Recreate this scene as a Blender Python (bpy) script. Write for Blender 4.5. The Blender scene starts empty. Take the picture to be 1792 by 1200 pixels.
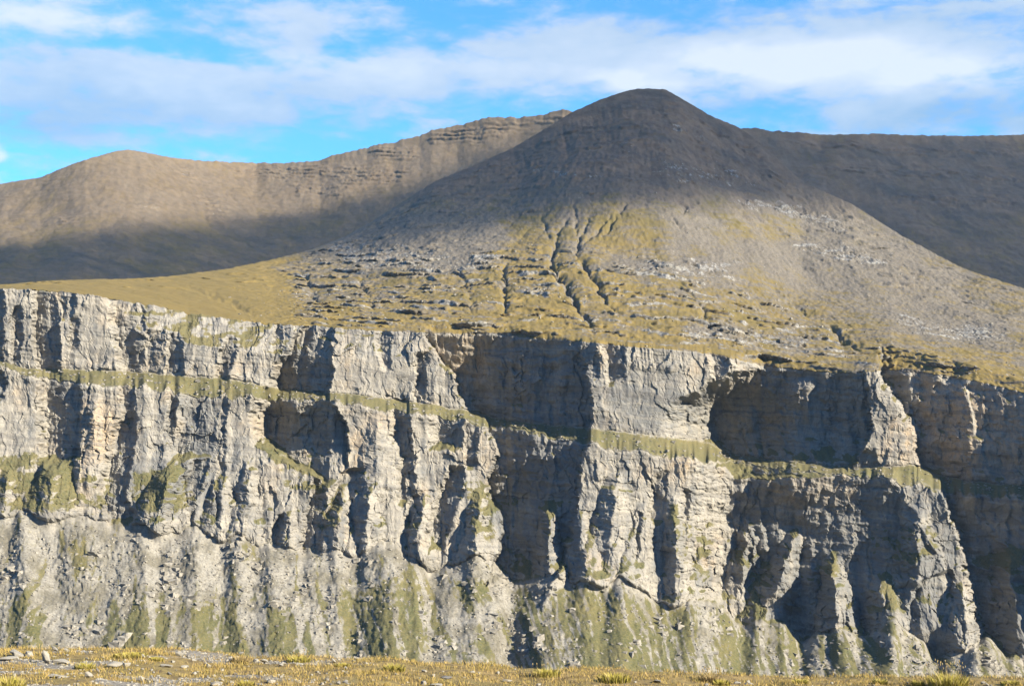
import bpy, math, random
import numpy as np
from mathutils import Vector
D = bpy.data
SC = bpy.context.scene
COL = SC.collection
rad = math.radians

# ---------------------------------------------------------------- camera
F = 2462.0          # focal length in photo pixels (1792 wide)
HZ = 850.0          # eye level row
CX = 896.0
cam = D.cameras.new('camera')
cam.sensor_width = 36.0
cam.lens = 36.0 * F / 1792.0
cam.shift_y = (HZ - 600.0) / 1792.0
cam.clip_start = 0.1
cam.clip_end = 60000
camo = D.objects.new('camera', cam)
camo.location = (0, 0, 0)
camo.rotation_euler = (rad(90), 0, 0)
COL.objects.link(camo)
SC.camera = camo

# ---------------------------------------------------------------- light
SUN_A, SUN_E = rad(58), rad(27)
S = Vector((math.sin(SUN_A) * math.cos(SUN_E), -math.cos(SUN_A) * math.cos(SUN_E), math.sin(SUN_E)))
sl = D.lights.new('sun', 'SUN')
sl.energy = 5.0
sl.angle = rad(0.55)
sl.color = (1.0, 0.895, 0.70)
so = D.objects.new('sun', sl)
so.rotation_euler = S.to_track_quat('Z', 'Y').to_euler()
so.location = S * 3000
COL.objects.link(so)
SC.view_settings.view_transform = 'Standard'
SC.view_settings.look = 'None'
SC.view_settings.gamma = 1
SC.view_settings.use_curve_mapping = False
EXPO = 1.72
SC.view_settings.exposure = EXPO
SC.cycles.max_bounces = 4
SC.cycles.diffuse_bounces = 1

# ---------------------------------------------------------------- node helpers
class NT:
    def __init__(s, tree):
        s.t = tree
        s.n = tree.nodes
        s.l = tree.links
    def set(s, sock, v):
        if v is None: return
        if isinstance(v, bpy.types.NodeSocket): s.l.new(v, sock)
        else: sock.default_value = v
    def m(s, op, a, b=None, c=None, clamp=False):
        n = s.n.new('ShaderNodeMath'); n.operation = op; n.use_clamp = clamp
        s.set(n.inputs[0], a); s.set(n.inputs[1], b); s.set(n.inputs[2], c)
        return n.outputs[0]
    def noise(s, vec, scale, detail=4, rough=0.55, dist=0.0):
        n = s.n.new('ShaderNodeTexNoise')
        s.set(n.inputs['Vector'], vec); n.inputs['Scale'].default_value = scale
        n.inputs['Detail'].default_value = detail; n.inputs['Roughness'].default_value = rough
        n.inputs['Distortion'].default_value = dist
        return n.outputs['Fac']
    def mapv(s, vec, scale=(1, 1, 1), loc=(0, 0, 0), rot=(0, 0, 0)):
        n = s.n.new('ShaderNodeMapping')
        s.set(n.inputs['Vector'], vec); n.inputs['Scale'].default_value = scale
        n.inputs['Location'].default_value = loc; n.inputs['Rotation'].default_value = rot
        return n.outputs[0]
    def ss(s, v, lo, hi):
        n = s.n.new('ShaderNodeMapRange'); n.interpolation_type = 'SMOOTHSTEP'
        s.set(n.inputs[0], v); n.inputs[1].default_value = lo; n.inputs[2].default_value = hi
        return n.outputs[0]
    def mix(s, fac, a, b, mode='MIX'):
        n = s.n.new('ShaderNodeMix'); n.data_type = 'RGBA'; n.blend_type = mode
        s.set(n.inputs[0], fac)
        for sock, v in ((n.inputs[6], a), (n.inputs[7], b)):
            if isinstance(v, bpy.types.NodeSocket): s.l.new(v, sock)
            else: sock.default_value = (*v[:3], 1)
        return n.outputs[2]
    def attr(s, name):
        n = s.n.new('ShaderNodeAttribute'); n.attribute_name = name
        return n.outputs['Fac']
    def pos(s):
        return s.n.new('ShaderNodeNewGeometry').outputs['Position']
    def objco(s):
        return s.n.new('ShaderNodeTexCoord').outputs['Object']

def new_mat(name, rough=0.95):
    m = D.materials.new(name); m.use_nodes = True
    t = NT(m.node_tree)
    b = t.n['Principled BSDF']
    b.inputs['Roughness'].default_value = rough
    b.inputs['Specular IOR Level'].default_value = 0.12
    return m, t, b

# ---------------------------------------------------------------- sky with broken cloud banks
def make_world():
    w = D.worlds.new('World'); SC.world = w; w.use_nodes = True
    t = NT(w.node_tree)
    bg = t.n['Background']
    sky = t.n.new('ShaderNodeTexSky'); sky.sky_type = 'NISHITA'; sky.sun_disc = False
    sky.sun_elevation = SUN_E; sky.sun_rotation = math.pi - SUN_A
    sky.altitude = 2200; sky.air_density = 1.0; sky.dust_density = 0.15; sky.ozone_density = 3.0
    K = 0.05
    d = t.n.new('ShaderNodeTexCoord').outputs['Generated']
    sep = t.n.new('ShaderNodeSeparateXYZ'); t.l.new(d, sep.inputs[0])
    az = t.m('ARCTAN2', sep.outputs[0], sep.outputs[1])
    el = t.m('ARCSINE', sep.outputs[2])
    def ang(px, py):
        a = math.atan((px - CX) / F)
        return a, math.atan(math.cos(a) * (HZ - py) / F)
    # warp
    v = t.n.new('ShaderNodeCombineXYZ')
    t.l.new(az, v.inputs[0]); t.l.new(t.m('MULTIPLY', el, 2.6), v.inputs[1])
    v = v.outputs[0]
    w1 = t.m('SUBTRACT', t.noise(v, 9, 3, 0.55), 0.5)
    w2 = t.m('SUBTRACT', t.noise(t.mapv(v, loc=(7, 3, 1)), 9, 3, 0.55), 0.5)
    azw = t.m('ADD', az, t.m('MULTIPLY', w1, 0.13))
    elw = t.m('ADD', el, t.m('MULTIPLY', w2, 0.035))
    def blobs(lst):
        acc = None
        for (px, py, rx, ry, wt) in lst:
            a, e = ang(px, py)
            dx = t.m('DIVIDE', t.m('SUBTRACT', azw, a), rx / F)
            dy = t.m('DIVIDE', t.m('SUBTRACT', elw, e), ry / F)
            q = t.m('ADD', t.m('MULTIPLY', dx, dx), t.m('MULTIPLY', dy, dy))
            g = t.m('MULTIPLY', t.m('EXPONENT', t.m('MULTIPLY', q, -1.0)), wt)
            acc = g if acc is None else t.m('ADD', acc, g)
        return acc
    dens = blobs([(40, 180, 430, 70, 1.0), (430, 155, 380, 55, .9), (800, 125, 330, 52, .8), (110, 35, 150, 42, .85),
                  (320, 35, 80, 45, .45), (490, 55, 60, 42, .7), (650, 20, 120, 30, .25), (1080, 65, 280, 58, .8), (1300, 25, 150, 30, .4),
                  (1440, 120, 250, 52, .85), (1640, 45, 260, 60, .85), (1650, 190, 260, 60, 1.1), (1100, 140, 60, 20, .6),
                  (1230, 180, 130, 32, .35), (0, 290, 26, 28, .8), (60, 92, 90, 12, .3),
                  (560, 285, 330, 26, -.4), (320, 95, 190, 18, -.55), (640, 75, 90, 20, -.25), (1330, 205, 70, 22, -.25), (1350, 60, 60, 30, -.25)])
    n1 = t.noise(t.mapv(v, loc=(2.1, 5.2, 0)), 11, 8, 0.6)
    n2 = t.noise(t.mapv(v, loc=(1.1, 9.2, 3)), 34, 6, 0.6, .4)
    nn = t.m('ADD', t.m('MULTIPLY', t.m('SUBTRACT', n1, 0.5), 2.9), t.m('MULTIPLY', t.m('SUBTRACT', n2, 0.5), 1.3))
    # the rest of the dome carries the same broken cloud without the named banks
    dd = t.m('ADD', t.m('ADD', t.m('MULTIPLY', dens, .85), nn), t.m('SUBTRACT', -0.03, t.m('MULTIPLY', t.ss(el, .30, .62), 0.75)))
    fac = t.ss(dd, -0.10, 0.85)
    bright = blobs([(1450, 108, 170, 34, .8), (1660, 130, 120, 25, .55), (1250, 100, 90, 25, .5), (1100, 135, 50, 16, .7), (110, 30, 130, 30, .5), (700, 120, 330, 25, .32), (0, 290, 24, 26, .8),
                    (0, 215, 350, 36, -.34), (500, 215, 350, 26, -.14), (1640, 215, 230, 36, -.34), (1240, 195, 120, 24, -.25), (1700, 20, 200, 28, -.1)])
    bb = t.m('ADD', t.m('ADD', bright, t.m('MULTIPLY', nn, 0.34)), 0.42, clamp=True)
    skyc = t.mix(1.0, sky.outputs[0], (0.64, 1.52, 1.98), 'MULTIPLY')
    E = 1.0 / (2 ** EXPO) / K
    ccol = t.mix(bb, tuple(E * c for c in (0.33, 0.52, 0.73)), tuple(E * c for c in (0.90, 0.95, 1.0)))
    c = t.mix(t.m('MULTIPLY', fac, 0.86), skyc, ccol)
    t.l.new(c, bg.inputs[0]); bg.inputs[1].default_value = K
make_world()

# ---------------------------------------------------------------- numpy noise
def _h(ix, iy, seed):
    h = (ix.astype(np.int64) * 374761393 + iy.astype(np.int64) * 668265263 + seed * 1442695041) & 0xffffffff
    h = ((h ^ (h >> 13)) * 1274126177) & 0xffffffff
    h = h ^ (h >> 16)
    return (h & 0xffff).astype(np.float32) * (2 * np.pi / 65536.0)
def gn(x, y, seed=0):
    x = np.asarray(x, np.float32); y = np.asarray(y, np.float32)
    x, y = np.broadcast_arrays(x, y)
    ix = np.floor(x); iy = np.floor(y); fx = x - ix; fy = y - iy
    ix = ix.astype(np.int32); iy = iy.astype(np.int32)
    u = fx * fx * fx * (fx * (fx * 6 - 15) + 10); w = fy * fy * fy * (fy * (fy * 6 - 15) + 10)
    def g(dx, dy):
        a = _h(ix + dx, iy + dy, seed)
        return np.cos(a) * (fx - dx) + np.sin(a) * (fy - dy)
    a = g(0, 0); b = g(1, 0); c = g(0, 1); d = g(1, 1)
    return 1.5 * (a + u * (b - a) + w * (c - a + u * (a - b - c + d)))
def fbm(x, y, o=4, seed=0, gain=0.5, lac=2.03):
    r = 0; a = 1.0; t = 0
    for i in range(o):
        r = r + a * gn(x, y, seed + i * 17); t += a
        x = x * lac + 3.7; y = y * lac + 1.9; a *= gain
    return r / t * 1.3
def ridged(x, y, o=3, seed=0, gain=0.5):
    r = 0; a = 1.0; t = 0
    for i in range(o):
        r = r + a * (1 - 2 * np.abs(gn(x, y, seed + i * 31))); t += a
        x = x * 2.1 + 5.1; y = y * 2.1 + 2.3; a *= gain
    return r / t
def facet(x, y, sx, sy, seed, tilt=1.2):
    """angular cells: every cell its own offset and tilt"""
    x = np.asarray(x / sx, np.float32); y = np.asarray(y / sy, np.float32)
    ix = np.floor(x).astype(np.int32); iy = np.floor(y).astype(np.int32)
    best = np.full(x.shape, 9e9, np.float32); val = np.zeros(x.shape, np.float32)
    k = np.float32(1 / (2 * np.pi))
    for dx in (-1, 0, 1):
        for dy in (-1, 0, 1):
            jx, jy = ix + dx, iy + dy
            h1 = _h(jx, jy, seed) * k; h2 = _h(jx, jy, seed + 1) * k
            ox = x - (jx + h1); oy = y - (jy + h2)
            d = ox * ox + oy * oy
            m = d < best
            best = np.where(m, d, best)
            h3 = _h(jx, jy, seed + 2) * k
            v = (h3 - .5) * 2 + tilt * ((h2 - .5) * 2 * ox + (h1 - .5) * 2 * oy)
            val = np.where(m, v, val)
    return val
def sst(v, lo, hi):
    t = np.clip((v - lo) / (hi - lo), 0, 1)
    return t * t * (3 - 2 * t)
def curve(pts, x):
    p = np.array(pts, float)
    return np.interp(x, p[:, 0], p[:, 1])
def blur1(a, k, axis):
    if k < 1: return a
    ker = np.hanning(2 * k + 3)[1:-1]; ker /= ker.sum()
    pad = [(0, 0)] * a.ndim; pad[axis] = (k, k)
    return np.apply_along_axis(lambda r: np.convolve(r, ker, 'valid'), axis, np.pad(a, pad, mode='edge'))

def poly_mask(px, py, poly, soft=12.0):
    """signed, feathered inside test of points against a polygon"""
    p = np.array(poly, float); n = len(p)
    x0, y0 = p.min(0) - soft; x1, y1 = p.max(0) + soft
    out = np.zeros(px.shape, np.float32)
    sel = (px > x0) & (px < x1) & (py > y0) & (py < y1)
    X = px[sel]; Y = py[sel]
    inside = np.zeros(X.shape, bool); dist = np.full(X.shape, 1e9)
    for i in range(n):
        ax, ay = p[i]; bx, by = p[(i + 1) % n]
        c = ((ay > Y) != (by > Y)) & (X < (bx - ax) * (Y - ay) / (by - ay + 1e-9) + ax)
        inside ^= c
        t = np.clip(((X - ax) * (bx - ax) + (Y - ay) * (by - ay)) / ((bx - ax) ** 2 + (by - ay) ** 2 + 1e-9), 0, 1)
        dist = np.minimum(dist, np.hypot(X - ax - t * (bx - ax), Y - ay - t * (by - ay)))
    sd = np.where(inside, dist, -dist)
    out[sel] = sst(sd, -soft, soft)
    return out
def line_dist(px, py, pts):
    d = np.full(px.shape, 1e9, np.float32)
    for (ax, ay), (bx, by) in zip(pts[:-1], pts[1:]):
        t = np.clip(((px - ax) * (bx - ax) + (py - ay) * (by - ay)) / ((bx - ax) ** 2 + (by - ay) ** 2), 0, 1)
        d = np.minimum(d, np.hypot(px - ax - t * (bx - ax), py - ay - t * (by - ay)))
    return d

def grid_mesh(name, P, mat, attrs=None, smooth=True, kind='structure', flip=False):
    """P: rows x cols x 3 -> one sheet of quads"""
    R, C = P.shape[:2]
    me = D.meshes.new(name)
    nv = R * C; nf = (R - 1) * (C - 1)
    idx = np.arange(nv, dtype=np.int32).reshape(R, C)
    q = np.stack([idx[:-1, :-1], idx[1:, :-1], idx[1:, 1:], idx[:-1, 1:]], -1).reshape(-1, 4)
    if flip: q = q[:, ::-1]
    me.vertices.add(nv); me.vertices.foreach_set('co', P.reshape(-1).astype(np.float32))
    me.loops.add(nf * 4); me.loops.foreach_set('vertex_index', q.reshape(-1).astype(np.int32))
    me.polygons.add(nf)
    me.polygons.foreach_set('loop_start', np.arange(0, nf * 4, 4, dtype=np.int32))
    me.update(calc_edges=True)
    me.polygons.foreach_set('use_smooth', np.full(nf, smooth, bool))
    for k, a in (attrs or {}).items():
        at = me.attributes.new(k, 'FLOAT', 'POINT')
        at.data.foreach_set('value', a.reshape(-1).astype(np.float32))
    me.materials.append(mat)
    o = D.objects.new(name, me); COL.objects.link(o)
    if kind: o['kind'] = kind
    return o
def normals(P):
    du = np.gradient(P, axis=1); dv = np.gradient(P, axis=0)
    n = np.cross(dv, du)
    n /= np.linalg.norm(n, axis=-1, keepdims=True) + 1e-9
    return n

def world(px, py, Y):
    return np.stack([(px - CX) / F * Y, Y, (HZ - py) / F * Y], -1)

# ---------------------------------------------------------------- picture-plan of the opposite wall
RIM = [(-400, 500), (0, 506), (60, 507), (110, 511), (170, 518), (230, 530), (280, 537), (330, 549), (420, 561), (480, 568), (560, 572), (650, 579),
       (740, 583), (800, 585), (870, 588), (950, 594), (1040, 600), (1100, 607), (1200, 614), (1260, 622), (1330, 640), (1400, 648),
       (1480, 654), (1530, 650), (1560, 648), (1640, 656), (1720, 670), (1792, 688), (1900, 700), (2300, 725)]
LIN = [(-400, 610), (0, 632), (50, 645), (100, 645), (200, 648), (300, 655), (400, 662), (480, 678), (560, 685), (620, 690), (700, 700),
       (760, 708), (815, 718), (900, 738), (1020, 748), (1060, 752), (1150, 762), (1230, 772), (1290, 795), (1330, 802), (1420, 812),
       (1500, 818), (1560, 816), (1600, 812), (1640, 830), (1700, 842), (1792, 850), (2300, 880)]
LOUT = [(-400, 625), (0, 640), (50, 654), (100, 661), (150, 668), (230, 672), (300, 681), (350, 687), (400, 691), (500, 697), (560, 696), (600, 703),
        (680, 714), (750, 724), (800, 732), (840, 740), (900, 746), (1020, 772), (1060, 779), (1130, 786), (1200, 796), (1280, 806),
        (1330, 813), (1420, 823), (1500, 831), (1560, 834), (1620, 846), (1680, 860), (1792, 866), (2300, 890)]
BASE = [(-400, 895), (0, 905), (100, 908), (180, 905), (230, 915), (300, 925), (380, 938), (450, 948), (540, 965), (600, 964), (700, 967),
        (770, 985), (860, 995), (900, 1002), (980, 1012), (1100, 1030), (1160, 1040), (1210, 1060), (1290, 1080), (1360, 1095),
        (1430, 1100), (1500, 1105), (1600, 1112), (1700, 1140), (1792, 1150), (2300, 1165)]
Y0 = 1200.0
MPP = Y0 / F
TA = math.tan(SUN_A)

# recesses in the wall: keyed rows (py, left, right), depth factor, width of the left shoulder
NOTCH = [
    # upper cliff
    ([(470, -40, 12), (560, -44, 10), (625, -40, 8)], 1.0, .5),
    ([(540, 27, 44), (580, 24, 42), (630, 26, 40)], 1.0, .3),
    ([(480, 66, 100), (540, 68, 110), (600, 66, 108), (640, 76, 112)], 1.05, .25),
    ([(480, 108, 140), (530, 106, 136), (552, 112, 132)], .8, .3),
    ([(556, 128, 144), (602, 126, 140)], .9, .3),
    ([(480, 204, 252), (560, 206, 256), (600, 214, 262), (650, 222, 270)], 1.0, .35),
    ([(580, 262, 292), (650, 262, 300)], .7, .6),
    ([(588, 300, 326), (650, 296, 326)], .8, .5),
    ([(592, 400, 418), (620, 390, 416), (655, 384, 404)], 1.0, .4),
    ([(540, 486, 500), (600, 482, 498), (625, 480, 494)], .9, .3),
    ([(500, 560, 584), (575, 542, 584), (610, 515, 582), (660, 490, 582), (695, 492, 582)], 1.1, .25),
    ([(540, 666, 688), (600, 664, 690), (640, 672, 686)], .8, .5),
    ([(622, 732, 750), (700, 730, 748)], .8, .4),
    # the deep central alcove
    ([(520, 750, 1014, 880), (590, 746, 1018, 872), (620, 762, 1022, 850), (655, 797, 1030, 830), (690, 803, 1036, 825), (725, 828, 1040, 840), (745, 850, 1034, 852)], 1.2, .0),
    ([(740, 846, 1034), (775, 866, 1030), (795, 873, 1022), (840, 857, 1016), (870, 860, 1014), (890, 872, 1010), (910, 880, 1006),
      (950, 879, 996), (985, 868, 990), (1030, 850, 960), (1060, 880, 950)], 1.2, .0),
    ([(520, 1018, 1044), (600, 1016, 1044), (657, 1030, 1050)], .8, .5),
    ([(520, 1066, 1096), (610, 1062, 1096), (660, 1068, 1094)], .8, .4),
    ([(540, 1250, 1276), (620, 1248, 1276), (668, 1254, 1274)], .9, .4),
    ([(560, 1340, 1512), (650, 1334, 1515), (672, 1306, 1518), (705, 1262, 1522), (740, 1250, 1526), (770, 1258, 1522), (800, 1286, 1504), (830, 1300, 1470)], 1.0, .35),
    ([(812, 1282, 1446), (860, 1284, 1432), (905, 1292, 1404), (950, 1300, 1372), (985, 1312, 1350)], .80, .3, .1),
    # right of the big buttress
    ([(560, 1534, 1900), (650, 1536, 1900), (690, 1562, 1900), (735, 1592, 1900), (760, 1603, 1900), (790, 1602, 1900), (815, 1604, 1900), (850, 1645, 1900),
      (905, 1661, 1900), (930, 1671, 1900), (980, 1686, 1900), (1010, 1693, 1900), (1060, 1701, 1900), (1130, 1712, 1900), (1300, 1740, 1900)], 1.1, .0),
    # lower cliff
    ([(790, 1290, 1530), (842, 1290, 1560), (900, 1288, 1600), (1000, 1288, 1650), (1110, 1300, 1670), (1300, 1300, 1690)], .60, .35, .02),
    ([(650, -20, 12), (690, -20, 10)], .9, .4),
    ([(655, 86, 142), (700, 84, 146), (760, 86, 148), (800, 92, 140)], 1.0, .4),
    ([(655, 214, 234), (720, 222, 240), (760, 210, 244), (850, 190, 228)], .95, .5),
    ([(672, 300, 324), (780, 300, 320)], .9, .4),
    ([(675, 336, 388), (740, 330, 390), (790, 320, 388)], .5, .5),
    ([(690, 388, 400), (800, 386, 396), (900, 380, 392)], 1.0, .3),
    ([(688, 474, 566), (730, 472, 606), (770, 476, 610), (800, 510, 612), (836, 570, 608)], .95, .3),
    ([(700, 690, 718), (760, 696, 722), (810, 706, 730), (870, 704, 728)], .9, .5),
    ([(722, 768, 812), (775, 768, 814)], .7, .5),
    ([(728, 820, 840), (810, 818, 838)], .8, .3),
    ([(815, 790, 816), (860, 778, 812), (900, 764, 796), (946, 752, 780)], 1.0, .35),
    ([(862, 726, 746), (910, 714, 738)], .9, .4),
    ([(830, 186, 226), (870, 186, 228), (905, 200, 238)], .9, .3),
    ([(860, 312, 350), (930, 306, 340)], .7, .5), ([(800, 352, 372), (840, 326, 360), (880, 312, 348)], .8, .5),
    ([(840, 556, 580), (900, 540, 572), (965, 532, 566)], .95, .3),
    ([(820, 606, 640), (860, 592, 628), (900, 580, 606)], .85, .4),
    ([(880, 440, 456), (940, 432, 448)], .9, .4), ([(900, 488, 506), (950, 478, 498)], .9, .4),
    ([(860, 1200, 1226), (940, 1198, 1228), (1000, 1204, 1240), (1060, 1196, 1220)], 1.0, .4),
    ([(790, 1278, 1330), (850, 1276, 1330), (900, 1284, 1336), (960, 1300, 1340)], .7, .4),
    ([(930, 1498, 1520), (1000, 1494, 1526), (1070, 1470, 1508), (1130, 1440, 1470)], 1.0, .3),
    ([(1000, 1640, 1668), (1030, 1600, 1664), (1090, 1590, 1650), (1140, 1580, 1640)], .9, .3),
    ([(830, 1150, 1172), (900, 1140, 1164)], .8, .5), ([(900, 1120, 1136), (980, 1112, 1130)], .8, .4),
    ([(960, 1165, 1190), (1040, 1160, 1182)], .8, .4),
    ([(1000, 868, 890), (1090, 890, 930), (1180, 880, 950), (1280, 880, 960)], 2.0, .5),
]
# ribs and pinnacles standing proud: (top x, top y, base x, base y, half width at base, height in m)
RIBS = [(1400, 640, 1385, 840, 70, 13), (590, 690, 580, 810, 30, 9), (930, 600, 920, 760, 50, 10), (1690, 665, 1700, 860, 60, 12),
        (958, 878, 962, 1012, 34, 30), (1455, 968, 1462, 1100, 44, 42), (1395, 925, 1330, 1090, 50, 24), (1310, 900, 1290, 1080, 40, 20),
        (1240, 920, 1230, 1070, 34, 18), (100, 800, 90, 905, 60, 18), (300, 810, 280, 925, 60, 22), (390, 830, 386, 940, 40, 16), (440, 800, 430, 945, 34, 14),
        (510, 890, 508, 958, 24, 12), (600, 850, 590, 965, 34, 16), (650, 840, 640, 968, 38, 16), (740, 860, 736, 975, 30, 14), (840, 850, 830, 990, 34, 16),
        (1080, 830, 1060, 1030, 60, 18), (1180, 860, 1190, 1055, 40, 20), (1130, 880, 1110, 1030, 40, 14), (1540, 1000, 1545, 1110, 50, 22), (1600, 880, 1610, 1100, 70, 20),
        (1680, 1010, 1690, 1150, 40, 20), (170, 690, 160, 830, 30, 12), (660, 720, 660, 850, 40, 8), (1760, 930, 1780, 1150, 60, 24), (20, 820, 10, 905, 36, 14), (1010, 880, 1030, 1020, 36, 14)]

# debris fans on the talus: (apex x, apex y, foot x, foot y, half width at the foot, height in m)
FANS = [(715, 972, 760, 1260, 230, 60), (1005, 1012, 1060, 1260, 210, 60), (240, 930, 300, 1260, 200, 45), (470, 950, 520, 1260, 150, 45), (1275, 1065, 1300, 1260, 110, 45), (1490, 1085, 1520, 1260, 120, 40), (40, 910, 60, 1260, 150, 40)]
def recess(px, py):
    """depth (m) of the wall surface behind the reference sheet"""
    wx = px + 6 * fbm(py / 24.0, px / 60.0, 4, 5, .6) + 1.5 * facet(py, px, 11, 16, 77) + 2.0 * fbm(py / 6.0, px / 9.0, 2, 77)
    wy = py + 7 * fbm(px / 30.0, py / 40.0, 3, 8)
    d = np.zeros(px.shape, np.float32); fan = np.zeros(px.shape, np.float32)
    wob = 1 + .07 * fbm(px / 45.0, py / 40.0, 3, 12)
    for rows, k, lr, *stp in NOTCH:
        sp = stp[0] if stp else .24
        r = np.array([q if len(q) == len(rows[0]) else q for q in rows], float)
        ya, yb = r[0, 0], r[-1, 0]
        sel = (wy > ya - 4) & (wy < yb + 30) & (wx > r[:, 1].min() - 1.2 * (r[:, 2] - r[:, 1]).max() * max(lr, .2)) & (wx < r[:, 2].max() + 2)
        if not sel.any(): continue
        X = wx[sel]; Y = wy[sel]
        xl = np.interp(Y, r[:, 0], r[:, 1]); xr = np.interp(Y, r[:, 0], r[:, 2])
        xd = np.interp(Y, r[:, 0], r[:, 3]) if r.shape[1] > 3 else xl
        w = np.maximum(xr - xd, 4)
        up = np.clip((xr - X) / w, 0, 1)
        step = np.clip((xr - X) / 4.0, 0, 1)
        L = np.maximum(lr * w, 5.0)
        dn = np.clip((X - (xl - L)) / L, 0, 1)
        if lr > 0: dn = dn * dn * (3 - 2 * dn)
        endt = np.clip((Y - ya + 4) / 8, 0, 1); endb = 1 - sst(Y, yb, yb + 18)
        v = k * w * MPP / TA * 1.36 * (sp + .82 * up * wob[sel]) * step * dn * endt * endb
        d[sel] = np.maximum(d[sel], v)
    for (xt, yt, xb, yb, hw, h) in RIBS:
        sel = (py > yt - 10) & (py < yb + 80) & (np.abs(px - (xt + xb) / 2) < hw * 2 + 60)
        X = wx[sel]; Y = wy[sel]
        t = np.clip((Y - yt) / (yb - yt), 0, 1.3)
        c = xt + (xb - xt) * t
        hwid = hw * (.30 + .70 * np.clip(t, 0, 1.2))
        u = np.abs(X - c) / hwid
        top = sst(Y, yt - 6, yt + (yb - yt) * .35)
        low = 1 - sst(Y, yb - 5, yb + 60)
        d[sel] -= h * np.clip(1 - u, 0, 1) ** .7 * top * low
    for (xt, yt, xb, yb, hw, h) in FANS:
        X = wx; Y = wy
        t = np.clip((Y - yt) / (yb - yt), 0, 1.2)
        u = np.abs(X - (xt + (xb - xt) * t)) / (hw * (.05 + .95 * t))
        fan = np.maximum(fan, h * t ** .8 * np.clip(1 - u ** 1.3, 0, 1))
    d -= fan
    return d

# ---------------------------------------------------------------- opposite canyon wall
inner = np.arange(-14, 1812, 1.65)
pxc = np.concatenate([np.arange(-330, -14, 10), inner, np.arange(1812, 2290, 8)])
nrow = dict(upper=92, ledge=18, lower=170, talus=150)
rim = curve(RIM, pxc); lin = curve(LIN, pxc); lout = curve(LOUT, pxc); base = curve(BASE, pxc)
rim0 = rim.copy(); base0 = base.copy()
rim = rim + 2.2 * fbm(pxc / 9.0, pxc * 0, 3, 41); jit = 5 * fbm(pxc / 25.0, pxc * 0 + 3, 3, 42)
lin = lin + jit * .6; lout = lout + jit + 3 * fbm(pxc / 10.0, pxc * 0 + 9, 2, 43); base0 = base + 36 * fbm(pxc / 80.0, pxc * 0 + 5, 2, 44); base = base0 + 5 * fbm(pxc / 16.0, pxc * 0 + 6, 3, 46)
lout = lin + np.maximum((lout - lin) * 1.15 * (1 + .40 * fbm(pxc / 38.0, pxc * 0 + 21, 3, 45)), 3)
bot = np.full_like(pxc, 1330.0)
def band(a, b, n):
    t = np.linspace(0, 1, n)[:, None]
    return a[None] * (1 - t) + b[None] * t, t + 0 * a[None]
YR, YI, YO, YB, YT = 1200.0, 1189.0, 1166.0, 1128.0, 905.0
def prof(t, a, b, p=1.0): return a + (b - a) * t ** p
pyU, tU = band(rim, lin, nrow['upper']); pyL, tL = band(lin, lout, nrow['ledge'])
pyC, tC = band(lout, base, nrow['lower']); pyT, tT = band(base0, bot, nrow['talus'])
pyT = pyT + (base - base0)[None] * np.clip(1 - tT * 16, 0, 1)
PX = lambda py: np.broadcast_to(pxc[None], py.shape).copy()
allpy = np.concatenate([pyU, pyL[1:], pyC[1:], pyT[1:]], 0)
allpx = PX(allpy)
baseY = np.concatenate([prof(tU, YR, YI, .8), prof(tL, YI, YO)[1:], prof(tC, YO, YB, 1.7)[1:], prof(tT, YB, YT, .95)[1:]], 0)
nU, nL, nC_, nT = nrow['upper'], nrow['ledge'] - 1, nrow['lower'] - 1, nrow['talus'] - 1
bandU = np.zeros(allpy.shape, np.float32); bandU[:nU] = 1
bandL = np.zeros_like(bandU); bandL[nU:nU + nL] = 1
bandC = np.zeros_like(bandU); bandC[nU + nL:nU + nL + nC_] = 1
bandT = np.zeros_like(bandU); bandT[nU + nL + nC_:] = 1
rowblur = lambda a, k: blur1(a, k, 0)
bU = rowblur(bandU, 4); bL = rowblur(bandL, 3); bC = rowblur(bandC, 5); bT = rowblur(bandT, 6)
rec = recess(allpx, allpy)
# the broken slope under the left meadow leans back before the drop
tU_full = np.zeros_like(allpy); tU_full[:nU] = tU
lean = poly_mask(allpx, allpy, [(240, 520), (500, 560), (560, 580), (500, 612), (420, 606), (330, 592), (270, 570)], 10)
upr = np.clip(allpy - rim[None], 0, 90)
broken = np.interp(pxc, [180, 260, 420, 560, 700, 780], [0, 1, 1, .6, .5, 0])[None] * np.clip((52 - upr) / 52, 0, 1) * 26
# talus takes only a softened version of the recesses
rec = rec * (1 - .55 * bT) + broken * bU
for_l = np.linspace(0, 1, nL + 2)[1:-1, None]
rec[nU:nU + nL] = rec[nU - 1][None] * (1 - for_l) + rec[nU + nL][None] * for_l
Yv = baseY + rec
P0 = world(allpx, allpy, Yv)
X = P0[..., 0]; Z = P0[..., 2]
strat = Z + .115 * X                      # bedding coordinate (beds dip to the right)
rock = np.clip(bU + bC, 0, 1)
lowt = np.zeros_like(allpy); lowt[nU + nL:nU + nL + nC_] = tC[1:]; lowt[nU + nL + nC_:] = 1
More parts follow.
